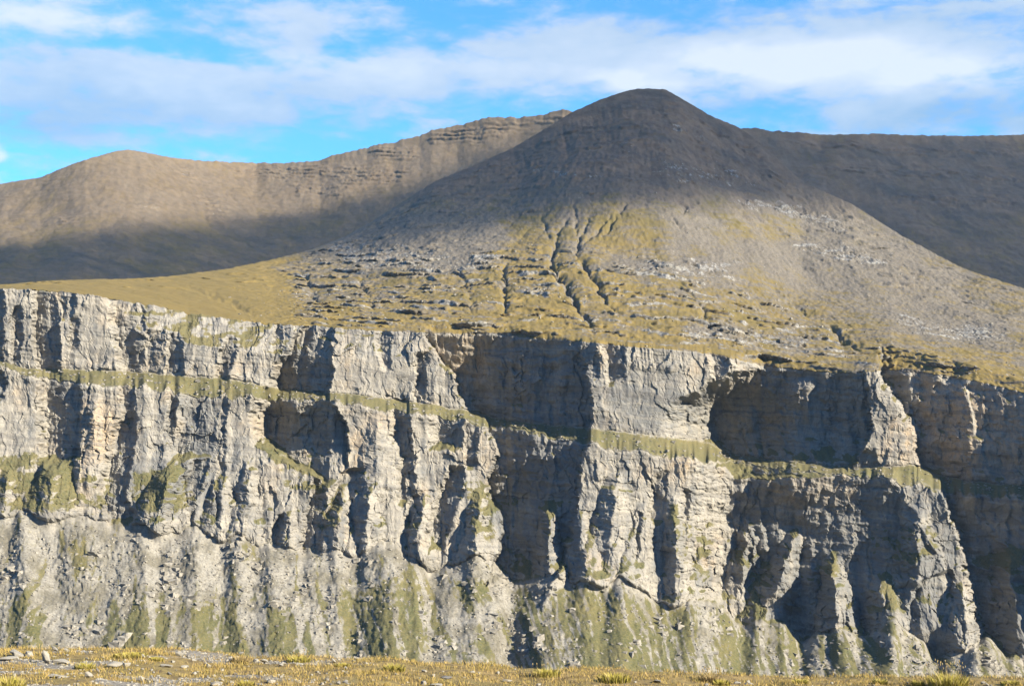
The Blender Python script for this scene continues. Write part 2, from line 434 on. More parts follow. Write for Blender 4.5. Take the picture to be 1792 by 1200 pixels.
# vertical fluting, stronger lower down; bedding; broken faces
wz = Z + 12 * fbm(X / 30, Z / 30, 2, 9)
fl = ridged((X + 5 * fbm(X / 40, Z / 45, 2, 3)) / 17.0, wz / 130.0, 3, 11)
fl2 = ridged((X + .08 * Z) / 6.3, wz / 60.0, 2, 23)
flame = ridged((X + .18 * Z + 10 * fbm(X / 60, Z / 40, 2, 6)) / 46.0, Z / 110.0, 3, 29, .5)
face = fbm(X / 26, Z / 26, 5, 31, .55)
blocky = fbm(X / 9, Z / 6.5, 4, 37, .6)
bed = fbm(strat / 7.5 + .6 * fbm(X / 80, Z / 60, 2, 2), X / 400, 3, 51, .6)
bedst = np.floor((strat / 9.0) + 1.3 * fbm(X / 50, Z / 30, 4, 55)) ; bedr = (np.sin(bedst * 12.9898) * 43758.5453) % 1.0
fmod = sst(fbm(X / 45, Z / 35, 3, 33), -.15, .45)
czone = np.max([poly_mask(allpx + 10 * fbm(allpx / 20, allpy / 20, 3, 66), allpy + 10 * fbm(allpx / 20, allpy / 20, 3, 67), q, 10) for q in
    [[(612, 720), (700, 725), (700, 850), (612, 840)], [(730, 735), (770, 740), (770, 860), (735, 850)], [(1040, 880), (1200, 860), (1190, 1010), (1000, 1010)], [(0, 665), (80, 665), (80, 800), (0, 810)],
     [(398, 700), (470, 705), (470, 800), (400, 830)], [(590, 620), (730, 640), (720, 690), (590, 680)], [(660, 860), (720, 860), (720, 960), (640, 960)], [(1060, 640), (1240, 650), (1240, 740), (1060, 740)], [(140, 540), (200, 545), (200, 630), (145, 630)]]], 0)
calm = (1 - .55 * czone) * (1 - .2 * np.clip(rec / 25, 0, 1))
bmod = sst(fbm(X / 55, Z / 16, 3, 34), -.1, .5)
folds = ridged(X / 85.0 + .3 * fbm(X / 80, Z / 60, 2, 35), Z / 150.0, 3, 36, .5)
disp = rock * calm * (-(.3 + 1.1 * fmod) * fl - (.25 + .8 * fmod) * fl2 + 1.4 * face + .4 * blocky + (.8 + 1.0 * np.clip(rec / 30, 0, 1)) * bed + 2.2 * bmod * (bedr - .5) - 3.2 * folds)
fcm = .35 + .65 * sst(fbm(X / 60, Z / 40, 3, 47), -.3, .4)
fx = X + 4 * fbm(X / 18, Z / 18, 3, 38); fz = Z + 4 * fbm(X / 18 + 7, Z / 18, 3, 39)
disp += rock * ((1 - .5 * czone) * fcm * (2.2 * facet(fx, fz, 15, 46, 400, .9) + 1.1 * facet(fx, fz, 6.5, 15, 410, .9)) + .30 * facet(fx, fz, 3.0, 10, 420))
disp += bT * (.6 * facet(fx, fz, 6, 5, 430) + .7 * facet(fx, fz, 2.6, 2.4, 440)) + bL * .9 * facet(fx, fz, 5, 3, 450)
deep = np.clip((rec - 8) / 25, 0, 1)
disp += rock * deep * (-4.5 * ridged((X + 6 * fbm(X / 40, Z / 50, 2, 95)) / 24.0, Z / 190.0, 2, 96) - 2.0 * ridged(X / 70.0, strat / 22.0, 2, 97))
disp += bC * lowt * (1 - .5 * czone) * (-5.0 * flame - .8 * blocky - 1.5 * folds)
disp += bL * (1.6 * fbm(X / 9, Z / 4, 3, 61) + 1.2 * gn(X / 30, Z / 20, 62))
# talus: runnels and stones
tx = X + .55 * Z * np.interp(allpx, [0, 300, 900, 1050, 1500], [.3, .5, 1.0, .7, -.3])
tx = tx + 7 * fbm(X / 38, Z / 45, 3, 70)
run = ridged(tx / 17.0, Z / 120.0, 3, 71)
spur = ridged(tx / 46.0, Z / 170.0, 2, 73)
stone = fbm(X / 3.6, Z / 3.0, 3, 75, .65)
talrock = sst(fbm(X / 35, Z / 40, 3, 79) + .25 - .9 * np.clip((allpy - 1000) / 200, 0, 1), 0, .35)
rmod = sst(fbm(tx / 40, Z / 60, 3, 78), -.4, .5)
disp += bT * (-(.15 + .75 * rmod) * run - .3 * spur + .6 * stone + 1.0 * fbm(X / 14, Z / 12, 4, 81, .6) + talrock * (-2.0 * np.abs(fbm(X / 13, Z / 20, 4, 80, .6))))
# ledges and talus carry on the relief of the rock they meet, fading out
iL0, iL1, iT0 = nU - 1, nU + nL, nU + nL + nC_ - 1
tl = np.linspace(0, 1, iL1 - iL0 + 1)[1:-1, None]
disp[iL0 + 1:iL1] = (disp[iL0][None] * np.clip(1 - 6 * tl, 0, 1) + blur1(disp[iL0][None], 6, 1) * np.clip(6 * tl, 0, 1)) * (1 - tl) + (disp[iL1][None] * np.clip(6 * tl - 5, 0, 1) + blur1(disp[iL1][None], 6, 1) * np.clip(6 - 6 * tl, 0, 1)) * tl + .5 * disp[iL0 + 1:iL1] * np.sin(np.pi * tl)
kk = np.arange(allpy.shape[0] - iT0 - 1)[:, None]
disp[iT0 + 1:] = disp[iT0 + 1:] * sst(kk, -2, 16) + blur1(disp[iT0][None], 5, 1) * np.exp(-(kk / 11.0) ** 1.3)
P = P0.copy(); P[..., 1] += disp
P[..., 0] += rock * (1.2 * fbm(Z / 9, X / 14, 3, 91))
P[..., 2] += (rock + bT) * .8 * fbm(X / 7, Z / 9, 2, 93)
N = normals(P)
if N[..., 1].mean() > 0: N = -N
Pb = np.stack([blur1(blur1(P[..., i], 3, 0), 3, 1) for i in range(3)], -1)
Nb = normals(Pb)
if Nb[..., 1].mean() > 0: Nb = -Nb
nzb = Nb[..., 2]
# grass on anything that lies back far enough, patchily
gpatch = fbm(X / 22, Z / 18, 4, 101, .6); gfine = fbm(X / 4, Z / 3.5, 3, 105, .65)
inpoly = lambda lst, s=10: np.max([poly_mask(allpx + 10 * gpatch + 5 * gfine, allpy + 9 * gpatch + 9 * gfine, p, s) for p in lst], 0)
gpoly = inpoly([[(0, 800), (60, 790), (200, 840), (190, 880), (60, 900), (0, 880)], [(240, 830), (330, 820), (320, 900), (230, 895)],
                [(470, 790), (510, 800), (600, 850), (560, 880), (500, 850)], [(810, 850), (850, 840), (875, 880), (860, 950), (820, 930)],
                [(560, 870), (600, 860), (590, 920), (560, 930)],
                [(1200, 900), (1250, 910), (1240, 1010), (1200, 990)], [(1280, 960), (1340, 950), (1350, 1000), (1300, 1030)],
                [(1520, 920), (1640, 930), (1640, 970), (1570, 1000), (1520, 980)], [(1430, 985), (1460, 970), (1470, 1010), (1425, 1030)],
                [(1170, 880), (1196, 880), (1196, 980), (1176, 960)], [(1700, 960), (1792, 960), (1792, 1010), (1720, 1010)], [(1500, 1040), (1560, 1010), (1580, 1070), (1510, 1070)]], 9)
tpoly = inpoly([[(10, 1060), (40, 1040), (80, 1070), (100, 1140), (0, 1150)], [(215, 1140), (250, 1030), (300, 1090), (320, 1150), (230, 1190)],
                [(320, 1060), (400, 1040), (440, 1150), (330, 1150)], [(450, 1140), (470, 1050), (530, 1110), (560, 1160)],
                [(600, 1150), (590, 1050), (680, 1010), (720, 980), (760, 1040), (790, 1110), (720, 1150)],
                [(930, 1180), (960, 1050), (1000, 1020), (1110, 1050), (1160, 1120), (1180, 1190)], [(820, 1020), (850, 1020), (850, 1060), (825, 1060)],
                [(900, 1030), (930, 1030), (940, 1080), (905, 1100)], [(1240, 1180), (1270, 1070), (1310, 1120), (1340, 1190)], [(1130, 1060), (1170, 1040), (1215, 1060), (1210, 1180), (1150, 1120)],
                [(1350, 1180), (1350, 1100), (1400, 1090), (1395, 1190)], [(1450, 1180), (1480, 1120), (1540, 1120), (1600, 1190)], [(120, 960), (150, 940), (160, 1000), (130, 1010)]], 14)
grass = rock * sst(nzb + .22 * gpatch + .12 * gfine, .60, .78)
grass = np.maximum(grass, rock * gpoly * sst(nzb * 1.2 + .5 * gpatch + .35 * gfine, .15, .55))
grass = np.maximum(grass, bL * sst(.82 + .5 * gpatch + .4 * gfine, .1, .7))
streakg = fbm(tx / 6.5, Z / 75.0, 4, 111, .6)
grass = np.maximum(grass, bT * np.clip(tpoly * sst(.55 + 1.0 * streakg + .5 * gfine, .1, .6) * .95 + .8 * sst(1.1 * streakg + .5 * gpatch + .4 * gfine + .35 * sst(allpy, 960, 1120), .15, .75), 0, 1))
# rock colour families: pale, weathered grey, warm ochre
st = fbm((X + 3 * gfine) / 7.0, Z / 60.0, 4, 121, .6)
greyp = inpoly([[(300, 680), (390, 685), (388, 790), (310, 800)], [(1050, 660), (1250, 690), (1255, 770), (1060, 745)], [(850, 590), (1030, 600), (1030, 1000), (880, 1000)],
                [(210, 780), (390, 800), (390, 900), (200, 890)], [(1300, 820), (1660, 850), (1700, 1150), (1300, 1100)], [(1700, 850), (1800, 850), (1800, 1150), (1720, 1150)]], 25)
warmp = inpoly([[(140, 700), (215, 690), (200, 800), (150, 810)], [(610, 760), (640, 740), (640, 820), (600, 830)], [(575, 610), (620, 620), (610, 680), (580, 680)],
                [(750, 590), (870, 600), (820, 690), (790, 650)], [(1170, 800), (1210, 800), (1200, 850), (1170, 840)], [(1330, 830), (1500, 840), (1480, 890), (1340, 890)],
                [(1600, 660), (1792, 690), (1792, 840), (1610, 820)], [(1560, 740), (1605, 740), (1600, 815), (1530, 815)], [(840, 760), (875, 780), (850, 850)]], 18)
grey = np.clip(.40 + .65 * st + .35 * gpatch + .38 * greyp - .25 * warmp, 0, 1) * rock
warm = np.clip(sst(fbm(X / 30 + 9, Z / 38, 4, 131, .6), .05, .7) * .55 + .8 * warmp * sst(st, -.5, .3), 0, 1) * rock
scree = sst((allpy - base[None]) + 34 * gpatch + 14 * gfine, -14, 20) * np.clip(1 - bU - bL, 0, 1)
bedc = fbm(strat / 5.5 + .5 * fbm(X / 70, Z / 60, 2, 2), X / 260, 4, 151, .65)
green = np.clip(.30 + .5 * gpatch + .5 * sst(allpy, 900, 1120) * bT + .35 * bC + .25 * bL, 0, 1)
jointn = fbm(X / 5, Z / 2.2, 3, 141, .6)

def rock_material():
    m, t, b = new_mat('limestone_wall')
    p = t.pos()
    gr, gy, wm, gn_, sc = (t.attr(k) for k in ('grass', 'grey', 'warm', 'green', 'scree'))
    n1 = t.noise(t.mapv(p, (1, 1, .25)), .22, 6, .62)
    n2 = t.noise(p, .55, 5, .65)
    n3 = t.noise(t.mapv(p, (1, 1, 2.2)), .12, 5, .6)
    c = t.mix(t.ss(n1, .3, .72), (.345, .322, .285), (.505, .47, .41))
    c = t.mix(t.m('MULTIPLY', wm, t.ss(n1, .25, .6)), c, (.56, .42, .27))
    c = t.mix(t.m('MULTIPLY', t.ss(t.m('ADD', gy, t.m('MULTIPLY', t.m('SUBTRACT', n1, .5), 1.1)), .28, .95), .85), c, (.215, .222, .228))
    c = t.mix(t.ss(n3, .56, .74), c, (.30, .28, .25))
    bc = t.attr('bedc')
    c = t.mix(t.m('MULTIPLY', t.ss(t.m('ADD', bc, t.m('MULTIPLY', t.m('SUBTRACT', n2, .5), .5)), .05, .45), .55), c, (.205, .195, .185))
    c = t.mix(t.m('MULTIPLY', t.ss(bc, -.12, -.5), .35), c, (.55, .50, .42))
    n4 = t.noise(t.mapv(p, (1, 1, .13)), .75, 4, .65)
    c = t.mix(t.m('MULTIPLY', t.ss(n4, .52, .68), .6), c, (.20, .195, .19))
    n5 = t.noise(t.mapv(p, (.35, 1, 2.5)), .8, 3, .6)
    c = t.mix(t.m('MULTIPLY', t.ss(n5, .56, .70), .45), c, (.24, .22, .20))
    scol = t.mix(t.ss(n2, .35, .65), (.27, .255, .225), (.43, .405, .355))
    scol = t.mix(t.ss(t.noise(t.mapv(p, (1, 1, .3)), .05, 5, .6), .42, .62), scol, t.mix(t.ss(n2, .3, .7), (.17, .155, .125), (.27, .25, .20)))
    c = t.mix(sc, c, scol)
    gcol = t.mix(gn_, (.225, .19, .08), (.098, .110, .044))
    gcol = t.mix(t.ss(n2, .35, .7), gcol, t.mix(.5, gcol, (.30, .24, .10)))
    n6 = t.noise(t.mapv(p, (1, 1, .6)), 1.1, 4, .7)
    gm = t.m('MULTIPLY', t.ss(t.m('ADD', gr, t.m('MULTIPLY', t.m('SUBTRACT', t.m('ADD', t.m('MULTIPLY', n2, .5), t.m('MULTIPLY', n6, .5)), .5), 2.2)), .25, .8), .92)
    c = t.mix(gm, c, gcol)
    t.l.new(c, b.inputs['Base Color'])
    bp = t.n.new('ShaderNodeBump'); bp.inputs['Strength'].default_value = .4; bp.inputs['Distance'].default_value = 1.2
    t.l.new(t.noise(p, .5, 6, .7), bp.inputs['Height']); t.l.new(bp.outputs[0], b.inputs['Normal'])
    return m
M_rock = rock_material()
A = dict(bedc=bedc, grass=grass, grey=grey, warm=warm, green=green, scree=scree)
cuts = [('upper_cliff', 0, nU), ('ledge', nU - 1, nU + nL), ('lower_cliff', nU + nL - 1, nU + nL + nC_), ('talus_slope', nU + nL + nC_ - 1, allpy.shape[0])]
for nm, a, c in cuts:
    grid_mesh(nm, P[a:c], M_rock, {k: v[a:c] for k, v in A.items()}, smooth=(nm in ('ledge', 'talus_slope')))
rimrow = P[0].copy(); rimY = Yv[0]

# ---------------------------------------------------------------- mountain above the rim
CREST = [(-400, 512), (-200, 506), (0, 499), (60, 493), (110, 490), (230, 487.5), (300, 483), (400, 470), (480, 453), (540, 438), (600, 416), (650, 388), (700, 356), (760, 318), (840, 285), (900, 258), (960, 222),
         (1000, 197), (1040, 179), (1060, 171), (1088, 162), (1105, 157), (1130, 155), (1165, 157), (1185, 168), (1205, 180), (1250, 206), (1290, 221), (1318, 240), (1350, 268), (1403, 318), (1492, 358),
         (1575, 411), (1640, 446), (1686, 470), (1792, 505), (1900, 545), (2300, 640)]
YC = [(-400, 1480), (0, 1560), (230, 1720), (400, 1880), (540, 2050), (700, 2200), (900, 2330), (1130, 2400), (1300, 2420), (1403, 2340), (1575, 2150), (1792, 1900), (2300, 1600)]
crest = curve(CREST, pxc)
yc = curve(YC, pxc)
k = 9
crest = np.where((pxc > 1000) & (pxc < 1230), crest, blur1(crest[None], k, 1)[0])
crest0 = crest.copy()
crest = crest + 1.5 * fbm(pxc / 11.0, pxc * 0, 4, 201) + .6 * np.where(pxc > 1380, fbm(pxc / 5.0, pxc * 0, 2, 202), 0)
nS = 250
t = np.linspace(0, 1, nS)[:, None]
pyS = rim0[None] * (1 - t) + crest0[None] * t + (rim - rim0)[None] * np.clip(1 - t * nS / 10, 0, 1) + (crest - crest0)[None] * np.clip(1 - (1 - t) * nS / 9, 0, 1)
pxS = np.broadcast_to(pxc[None], pyS.shape).copy()
ylow = 1212.0
pw = np.interp(pxc, [0, 400, 800, 1130, 1500, 1792], [1.0, 1.0, 1.12, 1.22, 1.12, 1.05])[None]
gS = 1 - (1 - t) ** pw
YSb = ylow + (yc[None] - ylow) * gS
start = P[0][:, 1][None]
startS = np.maximum(blur1(Yv[:1], 9, 1), start - 6)
mixk = sst(t * nS, 0, 9)
YS = start * (1 - mixk) + np.maximum(YSb, startS + (t * nS) * .5) * mixk
YS = np.maximum(YS, blur1(YS, 3, 1) * sst(t * nS, 4, 14))
PS = world(pxS, pyS, YS)
# rows below t=0 must meet the rim row of the wall
XS, ZS = PS[..., 0].copy(), PS[..., 2].copy()
GULLY = [([(985, 345), (1002, 368), (985, 392), (970, 428), (964, 462), (985, 490), (1000, 520), (1020, 550), (1048, 598)], 5, 12),
         ([(1040, 345), (1022, 395), (1008, 425), (1010, 450), (1035, 478), (1050, 510), (1090, 560)], 5, 11), ([(1108, 345), (1072, 388), (1045, 424)], 5, 7), ([(1135, 370), (1170, 385), (1205, 412)], 5, 5),
         ([(905, 445), (884, 470), (878, 515), (890, 560)], 5, 9), ([(520, 455), (545, 500), (560, 540)], 7, 5), ([(620, 470), (640, 500), (655, 550)], 7, 5),
         ([(1440, 560), (1470, 590), (1505, 618)], 7, 8), ([(1190, 340), (1200, 360), (1195, 380)], 5, 5), ([(1330, 480), (1400, 540), (1450, 570)], 9, 4), ([(780, 440), (820, 500), (830, 560)], 7, 4),
         ([(1180, 480), (1230, 540), (1250, 600)], 7, 4), ([(960, 330), (950, 380), (965, 430)], 7, 4), ([(1000, 330), (1010, 370), (1008, 420)], 6, 5), ([(1085, 360), (1050, 395), (1012, 430)], 5, 6), ([(300, 490), (380, 520), (470, 560)], 10, 2)]
wpx = pxS + 9 * fbm(pyS / 14, pxS / 30, 3, 211); wpy = pyS + 5 * fbm(pxS / 16, pyS / 22, 3, 212)
gul = np.zeros_like(pyS)
for pts, wd, dp in GULLY:
    yy = [q[1] for q in pts]
    tp = sst(wpy, min(yy) - 4, min(yy) + .45 * (max(yy) - min(yy))) * (1 - sst(wpy, max(yy) - .3 * (max(yy) - min(yy)), max(yy) + 4))
    ld = line_dist(wpx, wpy, pts)
    gv = .75 + .6 * fbm(pxS / 20, pyS / 16, 2, 214)
    gul = np.maximum(gul, dp * tp * gv * (.62 * np.exp(-(ld / (wd * .42)) ** 2) + .30 * np.exp(-(ld / (wd * 1.8)) ** 2)))
left = 1 - sst(pxS, 380, 560)          # smooth meadow on the left
upfade = sst(t * nS, 1, 9) * (1 - sst(t, .94, 1.0)) + 0 * pyS
ledgezone = np.clip(poly_mask(pxS, pyS, [(500, 470), (620, 430), (860, 440), (1180, 450), (1330, 520), (1500, 590), (1700, 650), (1500, 640), (1250, 620), (700, 590), (540, 580)], 40) + .25 * (1 - left), 0, 1)
strS = ZS + .10 * XS
tn = fbm(XS / 60, YS / 90, 3, 221)
def terr(h, ns, seed):
    ph = strS / h + 1.0 * fbm(XS / 130, YS / 120, 3, seed) + .10 * fbm(XS / 14, YS / 20, 2, seed + 3)
    f = ph - np.floor(ph)
    r = np.where(f < .28, -f / .28, -1 + (f - .28) / .72)
    on = sst(fbm(XS / 55, YS / 38, 4, seed + 5, .6), -.10, .30)
    return r * on * h * .55, ((f < .30) * on)
r1, k1 = terr(11.0, 0, 231); r2, k2 = terr(5.0, 0, 251)
dY = ledgezone * upfade * (2.1 * r1 + 1.7 * r2)
rough = (1 - .85 * left) * upfade
big = fbm(XS / 170, YS / 260, 3, 261)
dz = upfade * (9 * big * (1 - left) * sst(t, .05, .5)) + rough * (1.5 * fbm(XS / 22, YS / 34, 4, 265, .55) + 1.5 * fbm(XS / 6, YS / 9, 3, 266, .6)) - gul * upfade * 1.15
dz += left * upfade * (1.6 * fbm((XS + .6 * YS) / 40, YS / 160, 3, 267) + .35 * fbm(XS / 9, YS / 14, 3, 268))
rill = ridged((XS - 230) / np.maximum(40, (2600 - YS) * .10), YS / 500, 3, 269)
dz += -3.6 * rill * upfade * (1 - left) * sst(t, .25, .6)
outc = [[(1280, 350), (1400, 350), (1490, 390), (1480, 405), (1380, 375), (1300, 362)], [(1380, 425), (1480, 430), (1530, 455), (1440, 455)], [(1120, 285), (1280, 290), (1330, 320), (1200, 322)],
        [(930, 298), (1000, 306), (1060, 312), (990, 318)], [(560, 425), (700, 420), (860, 455), (840, 475), (640, 470)], [(1120, 450), (1300, 455), (1280, 480), (1130, 478)], [(1550, 545), (1760, 570), (1760, 600), (1600, 580)],
        [(1180, 215), (1240, 235), (1230, 245), (1180, 232)], [(1440, 430), (1520, 440), (1560, 470), (1450, 450)], [(900, 500), (1000, 505), (1000, 525), (890, 520)], [(1200, 560), (1420, 590), (1400, 615), (1200, 600)]]
outm = np.max([poly_mask(wpx, wpy, p, 8) for p in outc], 0) * upfade
blk = fbm(XS / 7, strS / 5, 4, 271, .62)
dz += outm * (1.4 * np.abs(blk) + .8 * fbm(XS / 3.5, YS / 5, 2, 273))
dY += outm * 3.0 * blk
sph = ZS / 16 + .8 * fbm(XS / 110, YS / 110, 3, 285); sf_ = sph - np.floor(sph)
sr = np.where(sf_ < .3, -sf_ / .3, -1 + (sf_ - .3) / .7)
dY += sst(t, .45, .65) * upfade * sst(fbm(XS / 60, YS / 40, 4, 287, .6), .0, .35) * 7.0 * sr
# summit cap steps
cap = poly_mask(pxS, pyS, [(1040, 140), (1220, 140), (1220, 195), (1040, 195)], 8)
PS[..., 1] += dY
PS[..., 2] += dz
PS[..., 0] += (1 - left) * upfade * .8 * fbm(YS / 9, XS / 9, 2, 281)
PS[0] = P[0]
# far side of the crest falls away
back = []
last = PS[-1]
for i, (dy, ddz) in enumerate(((18, -2), (50, -12), (120, -48), (260, -130), (420, -240), (600, -370))):
    q = last.copy(); q[:, 1] += dy; q[:, 0] *= (1 + dy / 2400.0); q[:, 2] = np.maximum(q[:, 2] + ddz * np.interp(pxc, [0, 500, 1100], [.45, .7, 1]), -120)
    q[:, 2] += 2 * fbm(q[:, 0] / 30, q[:, 1] / 30, 2, 291) * (i > 1)
    back.append(q)
PSf = np.concatenate([PS, np.stack(back)], 0)[::-1]
NS_ = normals(PSf)[::-1][:nS]
gp2 = fbm(XS / 55, YS / 80, 4, 301, .6); gf2 = fbm(XS / 9, YS / 14, 4, 305, .65); gd2 = fbm((XS + .2 * strS) / 40, strS / 5, 4, 307, .6)
pm = lambda lst, s=22: np.max([poly_mask(pxS + 26 * gp2 + 10 * gf2, pyS + 14 * gf2 + 12 * gd2, p, s * 1.7) for p in lst], 0)
screep = pm([[(560, 440), (640, 385), (760, 370), (860, 385), (880, 430), (840, 465), (700, 470), (590, 465)], [(1180, 470), (1330, 420), (1470, 430), (1640, 470), (1792, 560), (1792, 640), (1640, 600), (1450, 540), (1300, 510)],
             [(1050, 455), (1180, 450), (1240, 490), (1120, 490), (1060, 478)], [(480, 470), (560, 480), (600, 520), (540, 540), (490, 510)], [(1160, 385), (1230, 395), (1260, 425), (1180, 430)], [(1560, 430), (1700, 520), (1792, 560), (1792, 600), (1640, 540), (1520, 450)]], 22)
goldp = pm([[(-400, 480), (300, 470), (520, 440), (560, 590), (480, 580), (200, 540), (-400, 540)], [(840, 410), (930, 380), (1000, 420), (980, 470), (1020, 560), (960, 600), (860, 570), (880, 480)], [(1010, 400), (1080, 350), (1200, 400), (1160, 445), (1020, 455)],
            [(1000, 560), (1250, 600), (1400, 640), (1250, 640), (1000, 600)], [(1270, 410), (1360, 380), (1450, 420), (1380, 440)], [(1560, 620), (1792, 660), (1792, 690), (1560, 650)], [(1000, 480), (1080, 470), (1150, 520), (1060, 540)], [(540, 540), (880, 570), (1000, 600), (560, 575)]], 20)
lowz = sst(pyS + 30 * gp2, 430, 500)
grassS = np.clip(.44 + .30 * lowz + .32 * goldp + .4 * left - (.62 - .3 * lowz) * screep - .22 * sst(pxS - .9 * (pyS - 400), 1290, 1420) * sst(pyS, 640, 560) + .42 * gp2 + .62 * gd2 * (1 - left) + .28 * gf2 - .4 * outm - .75 * np.clip(k1 + k2, 0, 1) * ledgezone * (1 - left) - .4 * sst(NS_[..., 2], .74, .5) * (1 - left), 0, 1)
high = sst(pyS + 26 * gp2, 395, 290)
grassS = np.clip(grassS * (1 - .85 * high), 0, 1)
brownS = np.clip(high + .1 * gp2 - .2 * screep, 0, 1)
greenS = np.clip(.22 + .6 * gp2 + .5 * sst(pyS, 460, 380) * (1 - left) - .5 * goldp * 0.6 + .3 * np.clip(gul / 5, 0, 1) - .3 * left, 0, 1)
ext = lambda a: np.concatenate([a, np.repeat(a[-1:], len(back), 0)], 0)[::-1]
paleS = np.clip(k1 * .75 + k2 * .5 + .35 * outm * (1 - .7 * high) * (1 + 1.2 * blk), 0, 1) * (1 - left) * (ledgezone + outm).clip(0, 1)

def slope_material(name='mountain_slope'):
    m, t, b = new_mat(name)
    p = t.pos()
    gr, br, gn_, pl = (t.attr(k) for k in ('grass', 'brown', 'green', 'pale'))
    n1 = t.noise(p, .06, 6, .62); n2 = t.noise(p, .35, 5, .65); n3 = t.noise(t.mapv(p, (1, 1, 3.5)), .05, 5, .6)
    sc = t.mix(t.ss(n2, .35, .68), (.165, .143, .115), (.27, .238, .195))
    far = t.attr('far')
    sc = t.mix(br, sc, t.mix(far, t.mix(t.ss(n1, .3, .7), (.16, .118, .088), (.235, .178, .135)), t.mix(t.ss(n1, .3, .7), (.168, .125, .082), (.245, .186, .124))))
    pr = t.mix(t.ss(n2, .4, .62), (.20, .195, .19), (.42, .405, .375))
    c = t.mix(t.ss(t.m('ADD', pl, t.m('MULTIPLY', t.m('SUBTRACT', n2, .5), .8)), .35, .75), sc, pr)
    gcol = t.mix(t.m('MULTIPLY', gn_, .8), (.29, .212, .072), (.15, .13, .048))
    gcol = t.mix(t.ss(n1, .38, .68), gcol, t.mix(.5, gcol, (.215, .17, .06)))
    gm = t.ss(t.m('ADD', gr, t.m('MULTIPLY', t.m('SUBTRACT', n2, .5), 1.5)), .18, .85)
    c = t.mix(gm, c, gcol)
    t.l.new(c, b.inputs['Base Color'])
    bp = t.n.new('ShaderNodeBump'); bp.inputs['Strength'].default_value = .5; bp.inputs['Distance'].default_value = 1.4
    t.l.new(t.noise(p, .3, 6, .7), bp.inputs['Height']); t.l.new(bp.outputs[0], b.inputs['Normal'])
    return m
M_slope = slope_material()
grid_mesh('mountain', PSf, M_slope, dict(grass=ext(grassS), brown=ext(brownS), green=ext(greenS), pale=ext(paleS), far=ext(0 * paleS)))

# ---------------------------------------------------------------- the two ridges behind
def ridge(name, xs, crestpts, botpts, yb, yt, n, seed, pwr, rocky, bands, gamt=.22):
    cr = curve(crestpts, xs); cn = 3.2 * fbm(xs / 12.0, xs * 0, 3, seed) * rocky(xs) + .5 * fbm(xs / 6.0, xs * 0, 2, seed + 1)
    bo = curve(botpts, xs)
    t = np.linspace(0, 1, n)[:, None]
    py = bo[None] * (1 - t) + cr[None] * t + cn[None] * np.clip(1 - (1 - t) * n / 8, 0, 1)
    px = np.broadcast_to(xs[None], py.shape).copy()
    Yb = curve(yb, xs)[None]; Yt = curve(yt, xs)[None]
    Y = Yb + (Yt - Yb) * (1 - (1 - t) ** pwr)
    Q = world(px, py, Y)
    x, z = Q[..., 0].copy(), Q[..., 2].copy()
    up = sst(t, 0, .05) * (1 - sst(t, .965, 1.0)) + 0 * py
    s = z + .06 * x
    out = np.zeros_like(py)
    for p in bands: out = np.maximum(out, poly_mask(px + 8 * fbm(py / 9, px / 30, 2, seed + 4), py + 4 * fbm(px / 14, py / 14, 3, seed + 5), p, 6))
    blk = fbm(x / 30, s / 6, 4, seed + 7, .62)
    ph = s / 13 + .7 * fbm(x / 120, Y / 120, 3, seed + 8); f = ph - np.floor(ph)
    r = np.where(f < .3, -f / .3, -1 + (f - .3) / .7)
    dz = up * (10 * fbm(x / 230, Y / 300, 3, seed + 9) + 2.0 * fbm(x / 40, Y / 60, 4, seed + 10) + 1.1 * fbm(x / 9, Y / 14, 3, seed + 11, .6))
    dz += -up * 5.5 * ridged((x + .3 * Y) / 110, Y / 300, 3, seed + 12)
    Q[..., 1] += up * out * (5.5 * r + 7 * blk) + up * 3 * r * sst(fbm(x / 90, z / 30, 3, seed + 14), .1, .5)
    Q[..., 2] += dz + up * out * 3.0 * np.abs(blk)
    bk = []
    for dy, d in ((25, -3), (80, -25), (200, -100), (500, -290)):
        q = Q[-1].copy(); q[:, 1] += dy; q[:, 0] *= 1 + dy / 3200.0; q[:, 2] += d; bk.append(q)
    G = np.concatenate([Q, np.stack(bk)], 0)[::-1]
    g1 = fbm(x / 120, Y / 160, 4, seed + 20, .6); g2 = fbm(x / 14, Y / 22, 4, seed + 21, .65)
    gr = np.clip(.12 + .4 * g1 + .3 * g2 + gamt * sst(py, 330, 430) - .5 * out, 0, 1)
    br = np.clip(.85 + .3 * g1 + .2 * g2, 0, 1)
    gn_ = np.clip(.25 + .5 * g1 + .3 * sst(py, 350, 450), 0, 1)
    e = lambda a: np.concatenate([a, np.repeat(a[-1:], len(bk), 0)], 0)[::-1]
    pl = np.clip(out * (.1 + .6 * blk) + out * (f < .3) * .15, 0, 1)
    grid_mesh(name, G, M_slope, dict(grass=e(gr), brown=e(br), green=e(gn_), pale=e(pl), far=e(0 * pl + (name == 'far_ridge'))))
    return px, py, Q
xl = np.concatenate([np.arange(-400, -14, 14), np.arange(-14, 1120, 1.75)])
